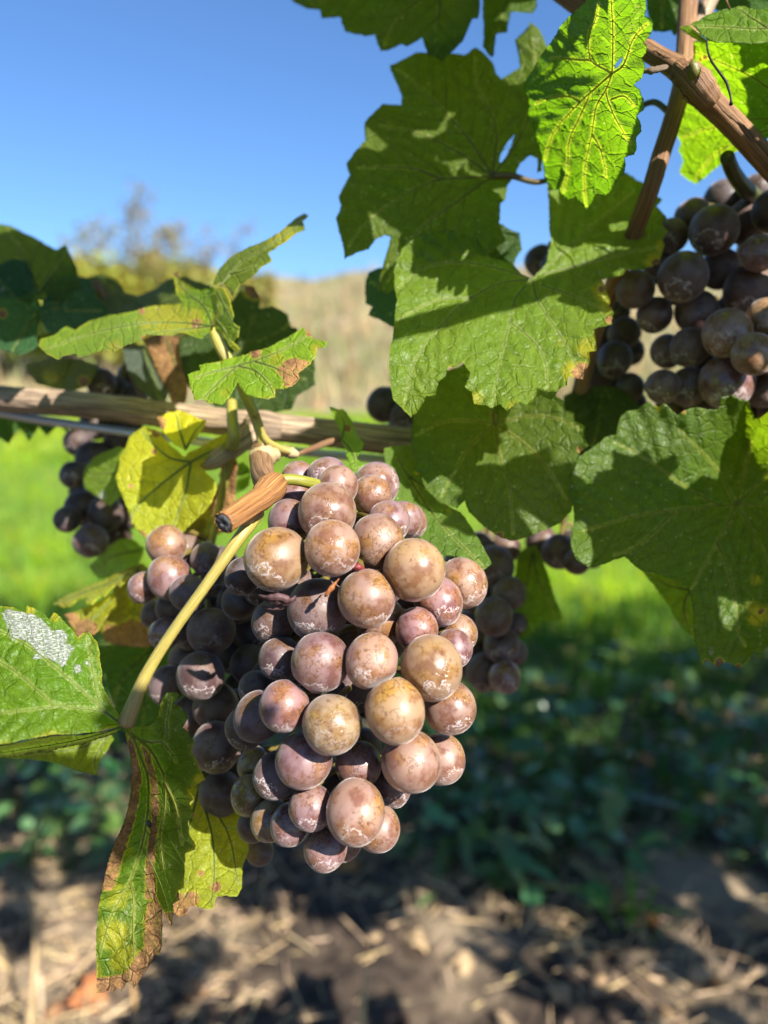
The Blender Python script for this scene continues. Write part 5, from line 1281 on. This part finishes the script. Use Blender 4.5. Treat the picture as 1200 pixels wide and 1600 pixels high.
main = [  # u, v, r, depth, colour
    (432, 874, 51, .160, GOLD), (519, 857, 43, .158, TAN), (512, 800, 46, .163, TAN), (589, 846, 42, .164, TAN), (647, 891, 49.5, .163, GOLD),
    (573, 935, 45, .160, TAN), (496, 953, 48, .166, DUSK_SHADE), (588, 757, 36, .180, MAUVE), (580, 774, 32, .174, TAN), (512, 745, 32, .179, MAUVE), (527, 760, 33, .172, TAN),
    (459, 778, 31, .178, MAUVE), (466, 746, 26, .186, MAUVE), (452, 814, 34, .172, MAUVE), (607, 816, 34, .171, MAUVE), (631, 811, 29, .177, MAUVE), (640, 815, 28, .184, PINK),
    (722, 911, 39, .173, TAN), (685, 940, 39, .171, PINK), (651, 984, 35, .167, PINK), (594, 970, 40, .170, TAN), (580, 1033, 42.5, .157, TAN), (674, 1044, 50, .157, GOLD),
    (500, 1034, 46.5, .161, MAUVE), (715, 990, 32, .176, TAN), (709, 1014, 31, .171, MAUVE), (428, 970, 34, .172, DUSK_SHADE), (437, 1028, 33, .172, DUSK_SHADE),
    (444, 1104, 40, .159, PINK), (518, 1132, 47, .155, OLIVEG), (617, 1110, 49.5, .155, GOLD), (703, 1106, 41, .164, TAN), (642, 1190, 47.5, .160, TAN), (690, 1186, 38, .169, TAN),
    (474, 1188, 44, .161, MAUVE), (560, 1195, 36, .167, MAUVE), (403, 1119, 38, .169, DUSK_SHADE), (385, 1137, 34, .178, DUSK_SHADE), (396, 1193, 26, .178, OLIVEG), (433, 1211, 37, .168, DUSK_SHADE),
    (392, 1243, 32, .176, OLIVEG), (486, 1262, 36, .163, MAUVE), (555, 1269, 47.5, .158, TAN), (590, 1294, 36, .166, TAN), (455, 1288, 34, .168, MAUVE), (424, 1281, 32, .174, OLIVEG),
    (611, 1226, 34, .173, DUSK_SHADE), (508, 1324, 35, .168, MAUVE), (535, 1310, 33, .174, MAUVE), (547, 1080, 38, .182, DUSK_SHADE), (560, 1170, 36, .186, DUSK_SHADE), (470, 1075, 34, .184, DUSK_SHADE), (600, 1000, 36, .190, DUSK_SHADE),
    (540, 910, 36, .182, DUSK_SHADE), (640, 940, 34, .186, DUSK_SHADE), (655, 1080, 34, .186, DUSK_SHADE), (470, 920, 30, .184, DUSK_SHADE), (515, 1235, 34, .184, DUSK_SHADE), (400, 1075, 28, .186, DUSK_SHADE), (380, 900, 29, .184, BLUE_SHADE), (374, 940, 28, .190, BLUE_SHADE), (448, 1240, 30, .186, DUSK_SHADE), (690, 985, 32, .188, MAUVE), (470, 990, 32, .184, DUSK_SHADE), (396, 1290, 26, .186, DUSK_SHADE), (408, 916, 30, .186, BLUE_SHADE), (442, 928, 30, .190, BLUE_SHADE), (540, 985, 34, .188, DUSK_SHADE), (590, 880, 32, .192, DUSK_SHADE), (420, 1060, 30, .19, BLUE_SHADE), (520, 1010, 30, .194, DUSK_SHADE),
]
peduncle = [(430, 753, .166, 10), (452, 749, .167, 9), (478, 753, .169, 9), (504, 761, .173, 9), (530, 780, .180, 9), (548, 815, .188, 9)]
bm_ = bunch('grape_bunch', 'big sharp bunch of dusty pinkish tan grapes in full sun', main, [(548, 815, .188), (560, 900, .192), (565, 1000, .190), (555, 1100, .187), (540, 1200, .184), (525, 1290, .180)], peduncle, (0.34, 0.36, 0.05), seed=5, press=True, slack=0.93)

# dried shreds caught in the main bunch
shr = bpy.data.materials.new('tmp'); bpy.data.materials.remove(shr)
M_SHRED = plain('dried_skin', (0.085, 0.045, 0.045), 0.6, 0.6, 600.0, bumpd=0.0004)
M_RUST = plain('dried_flower', (0.26, 0.09, 0.03), 0.6, 0.6, 900.0, bumpd=0.0004)
so = ptube('dried_skin', [(405, 931, .1565, 2), (420, 936, .1555, 6), (438, 936, .1555, 8), (452, 940, .156, 5), (462, 932, .157, 2)], M_SHRED, bm_, seg=10, ridge=0.25, bump=0.2, seed=3)
ptube('dried_skin', [(408, 948, .1575, 1), (425, 951, .157, 3), (440, 948, .157, 4), (450, 940, .157, 1.5)], M_SHRED, bm_, seg=8, ridge=0.25, bump=0.2, seed=6)
ptube('dried_flower', [(508, 932, .1545, 1.5), (514, 924, .154, 5), (522, 914, .1545, 4), (530, 904, .156, 2)], M_RUST, bm_, seg=10, ridge=0.3, bump=0.25, seed=7)
ptube('dried_flower', [(548, 893, .159, 1), (556, 886, .158, 4.5), (566, 888, .159, 4), (572, 892, .16, 1)], plain('dark_red_stalk', (0.16, 0.03, 0.03), 0.5, 0.4, 900), bm_, seg=8, ridge=0.25, bump=0.2, seed=9)

b2 = [(260, 852, 31, .205, TAN), (265, 902, 34, .200, MAUVE), (224, 918, 25, .206, MAUVE), (323, 874, 26, .206, DUSK_SHADE), (294, 927, 29, .199, DUSK_SHADE), (330, 986, 37, .198, DUSK_SHADE), (313, 1056, 37, .196, DUSK_SHADE), (390, 1039, 31, .206, BLUE_SHADE), (371, 941, 31, .206, BLUE_SHADE), (257, 990, 25, .208, MAUVE), (241, 960, 21, .214, DUSK_SHADE),
      (261, 1070, 29, .208, DUSK_SHADE), (337, 1103, 36, .202, DUSK_SHADE), (338, 1168, 39, .198, DUSK_SHADE), (295, 1119, 30, .207, DUSK_SHADE), (397, 983, 31, .212, BLUE_SHADE), (345, 1240, 34, .205, DUSK_SHADE), (385, 1300, 28, .206, BLUE_SHADE), (300, 1185, 30, .208, DUSK_SHADE), (372, 1205, 33, .208, BLUE_SHADE), (360, 1280, 26, .212, DUSK_SHADE), (300, 985, 30, .214, DUSK_SHADE), (340, 905, 28, .214, DUSK_SHADE), (290, 860, 28, .214, DUSK_SHADE), (370, 1110, 32, .212, BLUE_SHADE), (318, 1230, 26, .212, DUSK_SHADE), (290, 1030, 28, .216, DUSK_SHADE), (405, 1330, 22, .206, DUSK_SHADE), (270, 950, 27, .214, DUSK_SHADE), (362, 1020, 31, .216, BLUE_SHADE), (378, 1080, 30, .216, BLUE_SHADE), (352, 950, 30, .222, BLUE_SHADE), (330, 1030, 30, .226, BLUE_SHADE), (400, 1100, 30, .222, BLUE_SHADE), (345, 880, 26, .226, BLUE_SHADE)]  # lit top berries take lighter colours, shadowed ones the shade tones
bunch('grape_bunch', 'shaded bunch behind the long leaf stalk with its top grapes lit', b2, [(330, 850, .224), (325, 950, .222), (325, 1060, .22), (340, 1170, .218), (370, 1290, .214)], [(330, 850, .224, 6), (345, 780, .226, 6), (360, 710, .226, 6)], seed=6)
b3 = [(142, 845, 27, .268, DUSK_SHADE), (105, 812, 21, .268, BLUE_SHADE), (125, 792, 25, .276, BLUE_SHADE), (165, 803, 28, .270, BLUE_SHADE), (182, 838, 25, .276, BLUE_SHADE), (160, 768, 27, .280, BLUE_SHADE), (115, 742, 22, .270, BLUE_SHADE), (145, 716, 27, .272, BLUE_SHADE), (176, 742, 28, .274, BLUE_SHADE), (122, 690, 22, .278, BLUE_SHADE), (150, 662, 25, .282, BLUE_SHADE), (186, 690, 25, .276, BLUE_SHADE), (180, 612, 25, .282, BLUE_SHADE), (158, 598, 23, .280, BLUE_SHADE), (210, 622, 22, .278, BLUE_SHADE), (130, 768, 22, .284, BLUE_SHADE), (205, 800, 25, .274, BLUE_SHADE), (200, 660, 24, .288, BLUE_SHADE), (150, 632, 23, .284, BLUE_SHADE), (140, 805, 22, .282, BLUE_SHADE), (205, 590, 22, .286, BLUE_SHADE)]
bunch('grape_bunch', 'small nearly black bunch hanging far back over the lawn', b3, [(185, 600, .29), (170, 680, .288), (155, 770, .284), (150, 830, .280)], [(185, 600, .29, 5), (200, 560, .285, 5), (210, 540, .275, 5)], seed=7)
b4 = [(1115, 360, 38, .226, DUSK_SHADE), (1067, 433, 39, .224, DUSK_SHADE), (1172, 454, 41, .220, DUSK_SHADE), (1136, 521, 38.5, .218, TAN), (1177, 554, 33, .212, GOLD), (1136, 597, 42, .214, MAUVE), (1036, 604, 27, .228, DUSK_SHADE), (1077, 543, 31, .230, DUSK_SHADE), (1042, 549, 26, .236, DUSK_SHADE), (1023, 492, 28, .232, DUSK_SHADE), (992, 452, 30, .232, DUSK_SHADE), (1088, 487, 33, .234, DUSK_SHADE), (1083, 339, 28, .236, DUSK_SHADE), (1130, 313, 31, .236, BLUE_SHADE), (1050, 368, 26, .236, DUSK_SHADE), (1170, 347, 36, .232, DUSK_SHADE), (1186, 396, 29, .218, MAUVE), (1195, 500, 33, .220, GOLD), (1076, 604, 31, .230, DUSK_SHADE), (1192, 608, 30, .222, DUSK_SHADE), (1125, 420, 31, .236, DUSK_SHADE), (1208, 330, 33, .226, BLUE_SHADE), (1225, 450, 36, .222, TAN), (1220, 555, 34, .216, TAN), (1185, 300, 28, .24, BLUE_SHADE), (1110, 560, 28, .240, DUSK_SHADE), (1150, 480, 28, .24, DUSK_SHADE), (1100, 640, 30, .234, DUSK_SHADE), (1160, 650, 32, .23, DUSK_SHADE), (1030, 410, 26, .244, DUSK_SHADE), (1215, 640, 30, .226, DUSK_SHADE), (1240, 500, 34, .23, MAUVE), (1050, 640, 26, .24, DUSK_SHADE)]  # sun-side berries are coloured lighter, the rest in the shade tones
bunch('grape_bunch', 'dark bunch at the edge with a few grapes catching the sun', b4, [(1175, 330, .246), (1150, 420, .248), (1130, 520, .248), (1120, 620, .246)], [(1136, 245, .205, 11), (1145, 268, .212, 11.5), (1160, 290, .222, 12), (1182, 312, .235, 12), (1190, 335, .246, 10)], (0.10, 0.12, 0.03), seed=8)
b5 = [(975, 520, 25, .258, BLUE_SHADE), (960, 562, 28, .258, BLUE_SHADE), (985, 605, 22, .256, BLUE_SHADE), (955, 605, 25, .264, BLUE_SHADE), (936, 585, 24, .262, BLUE_SHADE), (915, 560, 24, .266, BLUE_SHADE), (966, 487, 19, .262, BLUE_SHADE), (985, 550, 22, .266, BLUE_SHADE), (940, 530, 24, .27, BLUE_SHADE), (990, 630, 20, .262, BLUE_SHADE), (925, 620, 24, .264, BLUE_SHADE)]
bunch('grape_bunch', 'almost black bunch hidden behind the scorched tips of the large leaf', b5, [(955, 480, .275), (955, 540, .276), (955, 610, .274)], [(955, 480, .275, 5), (945, 460, .272, 5), (935, 500, .256, 5)], seed=9)
b6 = [(773, 884, 32, .250, DUSK_SHADE), (796, 927, 26, .248, DUSK_SHADE), (772, 963, 31, .244, DUSK_SHADE), (806, 975, 19, .250, DUSK_SHADE), (784, 1008, 29, .246, DUSK_SHADE), (804, 1018, 20, .252, DUSK_SHADE), (755, 1000, 28, .252, DUSK_SHADE), (789, 1058, 26, .246, MAUVE), (757, 1050, 30, .248, DUSK_SHADE), (741, 927, 30, .252, DUSK_SHADE), (747, 858, 28, .254, DUSK_SHADE), (790, 855, 25, .256, DUSK_SHADE), (735, 980, 28, .256, DUSK_SHADE), (730, 1030, 27, .25, DUSK_SHADE), (765, 920, 26, .262, DUSK_SHADE), (720, 880, 28, .256, DUSK_SHADE)]
bunch('grape_bunch', 'brownish black bunch in shade directly behind the main bunch', b6, [(765, 830, .268), (768, 920, .267), (768, 1050, .262)], [(765, 830, .268, 5), (770, 780, .266, 5), (780, 715, .258, 5)], seed=10)
b7 = [(873, 862, 28, .256, DUSK_SHADE), (901, 878, 21, .254, DUSK_SHADE), (845, 845, 24, .26, DUSK_SHADE), (900, 850, 25, .262, DUSK_SHADE), (925, 868, 20, .258, DUSK_SHADE)]
bunch('grape_bunch', 'few dark grapes peeping out below the rounded leaf over the lawn', b7, [(880, 800, .27), (882, 850, .27)], [(880, 800, .27, 5), (882, 760, .268, 5), (885, 720, .262, 5)], seed=11)
b8 = [(600, 632, 28, .262, BLUE_SHADE), (633, 650, 24, .258, BLUE_SHADE), (650, 625, 26, .264, BLUE_SHADE), (625, 670, 22, .27, BLUE_SHADE), (660, 660, 24, .266, BLUE_SHADE)]
bunch('grape_bunch', 'two black grapes showing at the tip of the large leaf', b8, [(640, 600, .275), (635, 650, .275)], [(640, 600, .275, 5), (660, 590, .27, 5), (700, 700, .25, 5)], seed=12)
b9 = [(846, 408, 26, .262, BLUE_SHADE), (870, 420, 26, .262, BLUE_SHADE), (858, 445, 26, .268, BLUE_SHADE), (880, 450, 26, .27, BLUE_SHADE)]
bunch('grape_bunch', 'dark grapes in the gap left of the large leaf lobe', b9, [(862, 385, .275), (864, 440, .275)], None, seed=13)

# ------------------------------------------------------------------ weeds, fallen leaves, dry stalks on the ground
def weed_leaf_mesh():
    n = 14
    th = np.linspace(-math.pi + 0.35, math.pi - 0.35, n)
    r = 0.5 * (1 + 0.12 * np.cos(th) + 0.04 * np.cos(5 * th))
    ring = np.stack([np.sin(th) * r, np.cos(th) * r + 0.35], 1)
    c = np.array([[0, 0.02]])
    v = np.vstack([ring, (ring - c) * 0.55 + c, c])
    z = 0.18 * np.abs(v[:, 0]) - 0.22 * (v[:, 1] - 0.3) ** 2
    V = np.column_stack([v, z])
    F = [(i, i + 1, n + i + 1, n + i) for i in range(n - 1)] + [(n + i, n + i + 1, 2 * n) for i in range(n - 1)]
    me = bpy.data.meshes.new('leaf'); me.from_pydata(V.tolist(), [], F)
    me.polygons.foreach_set('use_smooth', [True] * len(me.polygons)); me.materials.append(M_WEED)
    set_tint(me, np.ones((len(V), 3)))
    return me
WM = weed_leaf_mesh()
r0 = np.random.default_rng(31)
weed_spots_ = [(640, 1230), (700, 1290), (760, 1180), (820, 1240), (870, 1170), (760, 1340), (830, 1330), (900, 1290), (930, 1190), (990, 1150), (1010, 1260), (650, 1350), (720, 1120), (860, 1100), (960, 1090), (1080, 1120), (1150, 1180), (1180, 1260), (900, 1390), (1060, 1330), (610, 1290), (140, 1240), (70, 1200), (200, 1260), (60, 1290), (250, 1330), (110, 1330), (1090, 1210), (690, 1180), (790, 1090), (940, 1140), (1020, 1090), (1060, 1060), (1120, 1060), (1170, 1110), (880, 1060), (920, 1240), (970, 1210), (1040, 1190), (1120, 1240), (1090, 1280), (670, 1120), (730, 1240), (780, 1280), (840, 1150), (1150, 1330), (970, 1320), (700, 1060), (1010, 1030), (1150, 1030), (30, 1230), (90, 1270), (150, 1300), (120, 1200), (40, 1330), (180, 1330), (220, 1300), (10, 1180), (640, 1310), (700, 1330), (860, 1340), (760, 1300), (820, 1290)]
weed_spots = [z for z in weed_spots_ if z[1] < 1335 or z[0] > 600 and z[1] < 1345]
def narrow_leaf_mesh():
    t = np.linspace(0, 1, 7); w = 0.17 * np.sin(np.pi * t ** 0.8) + 0.005
    V = np.vstack([np.column_stack([-w, t * 1.2, 0.25 * np.abs(w) - 0.30 * t * t]), np.column_stack([np.zeros(7), t * 1.2, -0.30 * t * t]), np.column_stack([w, t * 1.2, 0.25 * np.abs(w) - 0.30 * t * t])])
    F = [f for i in range(6) for f in ((i, 7 + i, 8 + i, i + 1), (7 + i, 14 + i, 15 + i, 8 + i))]
    me = bpy.data.meshes.new('leaf'); me.from_pydata(V.tolist(), [], F)
    me.polygons.foreach_set('use_smooth', [True] * len(me.polygons)); me.materials.append(M_WEED); set_tint(me, np.ones((len(V), 3)))
    return me
WN = narrow_leaf_mesh()
for i, (u, v) in enumerate(weed_spots):
    b = ground_at(u, v + 40)
    b[2] = float(gz(b[0], b[1]))
    w = empty('weed', b)
    nl, lf = i % 4 == 1, u < 300
    tag(w, 'low weed with %s leaves in the shade %s' % ('narrow pointed' if nl else 'rounded green', 'beside the drooping leaf near the edge' if lf else 'on the ground past the main bunch'), 'weed',
        '%s leaved weeds %s' % ('narrow' if nl else 'round', 'beside the drooping leaf' if lf else 'past the main bunch'))
    pv, pf = [], []
    for k in range(r0.integers(6, 11)):
        a = r0.uniform(0, 6.28); rad = r0.uniform(0.02, 0.085); hgt = r0.uniform(0.02, 0.11)
        tip = b + np.array([math.cos(a) * rad, math.sin(a) * rad, hgt])
        path = catmull([b, b + np.array([math.cos(a) * rad * .4, math.sin(a) * rad * .4, hgt * 0.7]), tip], 0.01)
        vv, ff, _ = tube_data(path, np.linspace(0.0013, 0.0008, len(path)), seg=4, cap=False)
        n0 = sum(len(z) for z in pv); pv.append(vv); pf += [tuple(q + n0 for q in f) for f in ff]
        o = bpy.data.objects.new('leaf', WN if (i % 4 == 1) else WM); place(o, tip, w)
        nrm = np.array([math.cos(a) * 0.35 + r0.normal(0, .25), math.sin(a) * 0.35 - 0.25 + r0.normal(0, .25), 1.0])
        o.rotation_euler = Matrix(rot_to(nrm, a - math.pi / 2)).to_euler()
        s = r0.uniform(0.018, 0.046) * (1.3 if i % 4 == 1 else 1.0); o.scale = (s * r0.uniform(0.75, 1.1), s * r0.uniform(0.9, 1.3), s)
        cc = np.array([0.036, 0.085, 0.030]) * r0.uniform(1.0, 2.8) * np.array([r0.uniform(0.7, 1.6), 1.0, r0.uniform(0.5, 1.3)]); o.color = tuple(cc) + (1,)
    so = mesh_obj('stem', np.vstack(pv), pf, M_WEED, w, b); so.color = (0.06, 0.11, 0.03, 1); set_tint(so.data, np.ones((len(so.data.vertices), 3)))

# grass tufts in the shaded strip
n = 9500
gy = rng.uniform(1.15, 2.5, n); gx = rng.uniform(-1, 1, n) * (0.4 + gy * 0.6)
keep = rng.random(n) < np.clip((gy - 1.15 + 0.3 * np.sin(gx * 4)) / 0.9, 0.04, 1)
gx, gy = gx[keep], gy[keep]; n = len(gx)
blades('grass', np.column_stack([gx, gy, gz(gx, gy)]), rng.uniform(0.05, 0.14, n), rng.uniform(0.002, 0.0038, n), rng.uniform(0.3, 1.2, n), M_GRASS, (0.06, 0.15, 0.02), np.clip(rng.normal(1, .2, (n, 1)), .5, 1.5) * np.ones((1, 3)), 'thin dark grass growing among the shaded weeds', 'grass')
tuft = ground_at(985, 1460); n = 16
t = blades('grass_tuft', tuft + np.column_stack([rng.normal(0, .012, n), rng.normal(0, .012, n), np.zeros(n)]), rng.uniform(0.06, 0.12, n), rng.uniform(0.002, 0.004, n), rng.uniform(0.6, 1.3, n), M_GRASS, (0.12, 0.26, 0.03), np.ones((n, 3)), 'single tuft of bright grass blades near the orange fallen leaf', 'grass tuft')
t['kind'] = 'thing'

DL = []
for k in range(4):
    V, F = generic_leaf(60 + k, 1.0, 20, 0.9)
    V[:, 2] += 0.25 * np.sin(V[:, 0] * 7 + k) * 0.5
    me = bpy.data.meshes.new('fallen_leaf'); me.from_pydata(V.tolist(), [], F); me.materials.append(M_DRYLEAF)
    me.polygons.foreach_set('use_smooth', [True] * len(me.polygons)); set_tint(me, np.ones((len(V), 3))); DL.append(me)
spots = [(975, 1440, .07, (0.42, 0.20, 0.09)), (1010, 1465, .05, (0.34, 0.15, 0.07)), (545, 1350, .06, (0.45, 0.19, 0.06)), (470, 1345, .05, (0.40, 0.17, 0.06)), (160, 1585, .08, (0.42, 0.16, 0.06)), (90, 1590, .05, (0.40, 0.20, 0.10)), (620, 1580, .05, (0.26, 0.11, 0.07)), (300, 1580, .05, (0.36, 0.2, 0.1)), (870, 1560, .05, (0.4, 0.28, 0.16)), (1100, 1540, .07, (0.5, 0.36, 0.2)), (1040, 1590, .05, (0.45, 0.3, 0.16)), (720, 1500, .05, (0.42, 0.3, 0.17)), (650, 1470, .06, (0.45, 0.32, 0.18)), (440, 1440, .05, (0.45, 0.33, 0.2)), (330, 1500, .05, (0.40, 0.28, 0.17)), (1180, 1450, .06, (0.36, 0.22, 0.12)), (940, 1560, .045, (0.36, 0.24, 0.13)), (20, 1340, .05, (0.32, 0.26, 0.22)), (580, 1470, .045, (0.4, 0.28, 0.16)), (780, 1590, .06, (0.42, 0.3, 0.18))]
for i, (u, v, s, c) in enumerate(spots):
    b = ground_at(u, v); b[2] = float(gz(b[0], b[1])) + 0.012
    o = bpy.data.objects.new('fallen_leaf', DL[i % 4]); place(o, b)
    o.rotation_euler = (r0.normal(0, .3), r0.normal(0, .3), r0.uniform(0, 6.28)); o.scale = (s * .75,) * 3; o.color = tuple(c) + (1,)
    if i == 0: tag(o, 'largest orange brown fallen leaf beside the bright grass tuft', 'dead leaf', 'fallen leaves')
    elif i == 2: tag(o, 'rusty fallen leaf on the soil showing just below the main bunch', 'dead leaf', 'fallen leaves')
    elif i == 4: tag(o, 'reddish brown fallen leaf at the bottom edge under the scorched leaf tip', 'dead leaf', 'fallen leaves')
    else: tag(o, 'small dry brown leaf lying on the strawy soil', 'dead leaf', 'fallen leaves')
def stalk(pts, label, colr):
    o = tube('dry_stalk', pts, np.linspace(0.0035, 0.002, len(pts)), M_STRAW, None, seg=8, bump=0.1, seed=len(label))
    set_tint(o.data, np.ones((len(o.data.vertices), 3))); o.color = colr + (1,)
    tag(o, label, 'dry stalk')
g0 = ground_at(40, 1640); stalk([g0, g0 + np.array([.008, .01, .06]), g0 + np.array([.012, .02, .13]), g0 + np.array([.01, .02, .19])], 'dry upright stalk near the edge under the drooping leaf', (0.45, 0.32, 0.17))
g0 = ground_at(215, 1640); stalk([g0, g0 + np.array([-.004, .01, .04]), g0 + np.array([-.006, .012, .075])], 'thin dry stalk below the scorched leaf tip', (0.40, 0.25, 0.11))
g0 = ground_at(560, 1640); stalk([g0, g0 + np.array([.006, .01, .05]), g0 + np.array([.01, .02, .085])], 'short dry stalk at the bottom edge under the main bunch', (0.46, 0.34, 0.17))

# ------------------------------------------------------------------ foliage of the row above the picture, which shades the strip below
def leaf_mass(name, items, label, color):
    """items: (centre, normal, spin, size); one mass of vine leaves"""
    T = [generic_leaf(80 + k, 1.0, 16, 0.5, dense=False) for k in range(5)]
    V, F = [], []
    n0 = 0
    for i, (c, nrm, spin, s) in enumerate(items):
        v, f = T[i % 5]
        vv = (v * s) @ rot_to(nrm, spin).T + np.asarray(c)
        V.append(vv); F += [tuple(q + n0 for q in ff) for ff in f]; n0 += len(v)
    V = np.vstack(V)
    o = mesh_obj(name, V, F, M_FARLEAF, None, np.zeros(3))
    o.color = color + (1,)
    set_tint(o.data, np.ones((len(V), 3)))
    tag(o, label, 'foliage', kind='stuff')
    return o
r0 = np.random.default_rng(77)
def sunlit_view(p, m=0.07):
    """would a leaf at p throw its shadow on what the picture shows near the camera?"""
    for yy in (0.14, 0.19, 0.24):
        t = (yy - p[1]) / 0.637
        if t < 0: continue
        x, z = p[0] - 0.498 * t, p[2] - 0.588 * t
        if abs(x) < 0.5 * yy + m and CAM_H - 0.6 * yy - m < z < CAM_H + 0.42 * yy + m: return True
    return False
items = []
while len(items) < 1500:
    p = np.array([r0.uniform(-2.6, 4.2), r0.normal(0.30, 0.15), r0.uniform(0.86, 1.85)])
    lim = CAM_H + p[1] * 0.46 + 0.085
    if p[1] < 0.02 or p[2] < lim or p[1] + 1.083 * (p[2] - 0.84) < 0.27 or (p[0] > 0.12 and sunlit_view(p, 0.05)): continue
    items.append((p, r0.normal(0, 1, 3) * 0.7 + SUN * 0.9 + np.array([0, 0, 0.2]), r0.uniform(0, 6.28), r0.uniform(0.09, 0.14)))
near_row = []
while len(near_row) < 1300:                                     # assumed next row of vines behind the camera, added to cut sky fill
    p = np.array([r0.uniform(-4.5, 5.5), r0.normal(-2.1, 0.16), r0.uniform(0.35, 1.9)])
    near_row.append((p, r0.normal(0, 1, 3) + np.array([0, 0.6, 0.3]), r0.uniform(0, 6.28), r0.uniform(0.10, 0.16)))
leaf_mass('unseen_vine_row', near_row, 'unseen next row of vines added behind the camera to cut sky fill', (0.06, 0.11, 0.014))
right_row = []
while len(right_row) < 1150:                                     # the row goes on unseen to the right, spread to shade the ground
    p = np.array([r0.uniform(0.28, 3.2), r0.normal(0.22, 0.14), r0.uniform(0.45, 1.15)])
    if p[0] < 0.62 * max(p[1], 0) + 0.19 or p[1] < -0.12 or sunlit_view(p): continue
    if p[1] + 1.083 * p[2] < 1.02 and r0.random() < 0.8: continue
    right_row.append((p, r0.normal(0, 1, 3) * 0.7 + SUN * 0.9, r0.uniform(0, 6.28), r0.uniform(0.07, 0.13)))
leaf_mass('unseen_canopy', right_row, 'vine row going on outside the picture', (0.06, 0.12, 0.014))
leaf_mass('unseen_canopy', items, 'upper foliage of the vine row above the picture', (0.06, 0.12, 0.014))

# made-up leaves out of view, hung sunward to throw chosen shadows
near = []
def shade(u, v, d, t, size, spin=0.0, tilt=(0, 0, 0)):
    near.append((P(u, v, d) + SUN * t, SUN + np.array(tilt), spin, size))
for a in SHADES: shade(*a)
if near: leaf_mass('unseen_canopy', near, 'unseen leaves added on the sunny side to block the sun', (0.06, 0.12, 0.014))
print('objects', len(bpy.data.objects), 'tris', sum(len(o.data.polygons) for o in bpy.data.objects if o.type == 'MESH'))
